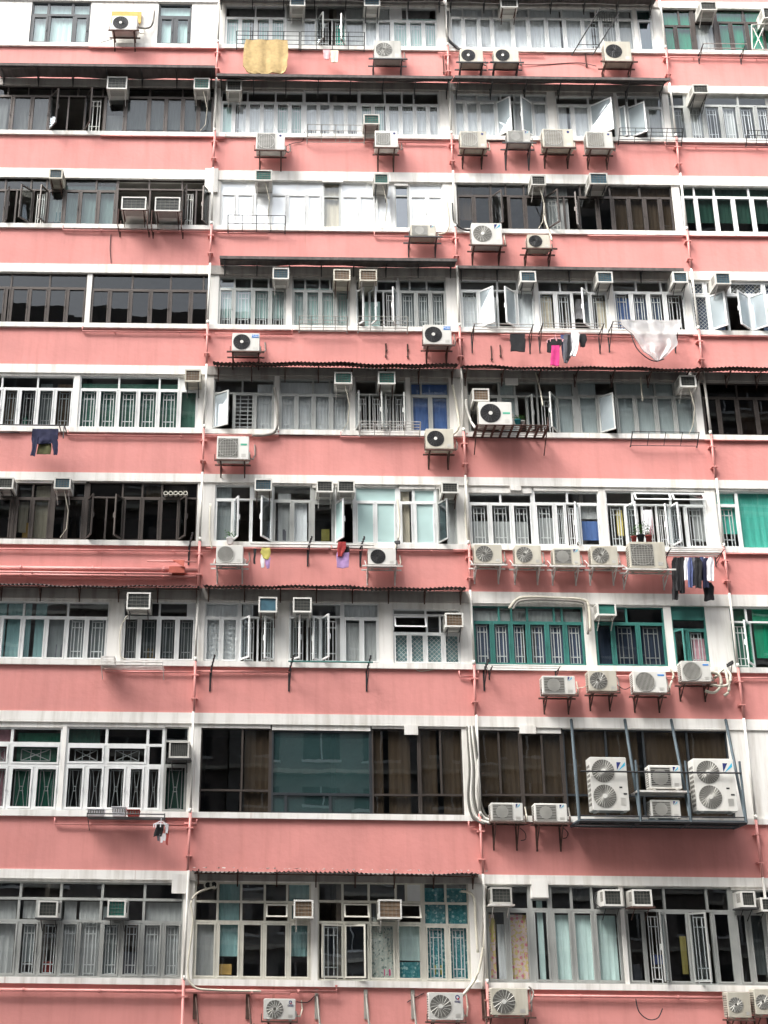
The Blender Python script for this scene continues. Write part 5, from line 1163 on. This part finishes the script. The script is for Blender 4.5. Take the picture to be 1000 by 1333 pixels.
# round vent hoods
def vent(zn, x, y, desc, r=.09):
    p = Q(zn, x, y, -.06); k = MB(); k.annulus(p.x, -.10, p.z, r*.7, r, dy=.12); k.k = 1; k.disk(p.x, -.03, p.z, r*.75); reg(k.build('vent_pipe', ['fcream', 'fandark']), desc, 'vent', 'round vents through windows', at=p)
vent('d2', 77, 80, 'round vent pipe through the top pane, left of two'); vent('d2', 96, 79, 'round vent pipe through the top pane, right of two')
for q in range(5): vent('b4', 675 + q * 20, 133, ['leftmost', 'second', 'middle', 'fourth', 'rightmost'][q] + ' small tin ring in a row along the bronze transom', .055)

# ------------------------------------------------------------------ street, opposite blocks
struct(MB().quad((-300,-300,0),(300,-300,0),(300,300,0),(-300,300,0)).build('ground', 'asphalt'))
struct(MB().box(-150, 150, -4, 0, 0, .14).build('pavement', 'pave')); struct(MB().box(-150, 150, -41, -37, 0, .14).build('far_pavement', 'pave'))
def block(x0, x1, y1, h, m, desc, st=3.1):
    root = empty('opposite_building', ((x0+x1)/2, y1, 0)); MB().box(x0, x1, y1 - 14, y1, .15, h).box(x0 + 2, x0 + 6, y1 - 9, y1 - 5, h, h + 3).build('wall', m, root)
    n = int((x1 - x0) / 3.2); fr = MB(); gl = MB(); bd = MB()
    for r in range(1, int(h / st)):
        z = r * st + .4
        bd.box(x0, x1, y1, y1 + .5, z - .5, z - .3)
        for c in range(n):
            x = x0 + (x1 - x0) * (c + .5) / n; gl.box(x - 1, x + 1, y1, y1 + .03, z + .3, z + 1.9); fr.box(x - 1.1, x + 1.1, y1, y1 + .1, z + .15, z + .28).box(x - .04, x + .04, y1 + .03, y1 + .08, z + .3, z + 1.9)
    fr.build('window_frame', 'fwhite', root); gl.build('window', 'darkglass', root); bd.build('ledge', 'fcream', root)
    reg(root, '', 'building', full=desc)
block(-110, -32, -42, 84, 'concrete', 'tallest grey block, added far left across the street to shade the lower floors')  # unseen block, added and sized to keep sun off the lower floors
block(-31.9, -21.6, -42, 52, 'concrete', 'tall grey block across the street, left')
block(-21.5, -2.6, -42.5, 47.5, 'concrete2', 'lower brown grey block across the street, centre left')
block(-2.5, 17.4, -42, 53, 'concrete', 'grey block across the street, centre right')
block(17.5, 60, -42, 58, 'concrete2', 'brown grey block across the street, right')
block(60.5, 120, -42, 60, 'concrete', 'grey block across the street, far right')

# ------------------------------------------------------------------ labels
groups = {}
for t in THINGS: groups.setdefault((t[2], rowof(t[3].z), bayof(t[3].x)), []).append(t)
used = {}
ORD = ['leftmost', 'second from left', 'third from left', 'fourth from left', 'fifth from left', 'sixth from left', 'seventh from left', 'eighth from left', 'ninth from left', 'tenth from left', 'eleventh from left']
for (cat, r, b), ts in groups.items():
    ts.sort(key=lambda t: t[3].x); ds = [t[1] for t in ts]
    for i, t in enumerate(ts):
        lab = t[1] + ', ' + ROWN[r] + ', ' + BAYN[b]
        if ds.count(t[1]) > 1:
            k = ds[:i].count(t[1]); lab = lab + ', ' + (ORD[min(k, 10)] if ds.count(t[1]) > 2 else ['left one', 'right one'][k])
        w = lab.split()
        if len(w) > 16: lab = ' '.join((t[1] + ', ' + ROWN[r]).split()[:16])
        t[0]['label'] = lab

# ------------------------------------------------------------------ light, camera
w = bpy.data.worlds.new('World'); scene.world = w; w.use_nodes = True; nt = w.node_tree; bg = nt.nodes['Background']
sky = nt.nodes.new('ShaderNodeTexSky'); sky.sky_type = 'NISHITA'; sky.sun_disc = False
SE, SA = R(46), R(229)
sky.sun_elevation = SE; sky.sun_rotation = SA; sky.dust_density = 4; sky.air_density = 1.2; sky.ozone_density = 1
hs = nt.nodes.new('ShaderNodeHueSaturation'); hs.inputs['Saturation'].default_value = .22
nt.links.new(sky.outputs[0], hs.inputs['Color']); nt.links.new(hs.outputs[0], bg.inputs[0]); bg.inputs[1].default_value = .15
su = bpy.data.lights.new('sun', 'SUN'); su.energy = 1.5; su.angle = R(34); su.color = (1, .97, .92)
so = bpy.data.objects.new('sun', su); C.objects.link(so)
# sky rotation is measured from +Y clockwise seen from above
d = Vector((math.sin(SA) * math.cos(SE), math.cos(SA) * math.cos(SE), math.sin(SE)))
so.rotation_euler = d.to_track_quat('Z', 'Y').to_euler(); so.location = (0, -20, 60)

cam = bpy.data.cameras.new('camera'); co = bpy.data.objects.new('camera', cam); C.objects.link(co); scene.camera = co
cam.sensor_fit = 'VERTICAL'; cam.sensor_height = 36; cam.lens = F / 1333. * 36
cam.shift_x = (500 - PXC) / 1333.; cam.shift_y = 0
cam.clip_end = 2000
from mathutils import Matrix
co.matrix_world = Matrix.Translation((0, -DIST, CZ)) @ Matrix.Rotation(R(90) + PITCH, 4, 'X') @ Matrix.Rotation(ROLL, 4, 'Z')
scene.render.engine = 'CYCLES'
scene.view_settings.view_transform = 'Standard'; scene.view_settings.look = 'None'; scene.view_settings.exposure = 2.08; scene.view_settings.gamma = 1
scene.cycles.max_bounces = 8; scene.cycles.transparent_max_bounces = 12
scene.render.resolution_x = 768; scene.render.resolution_y = 1024
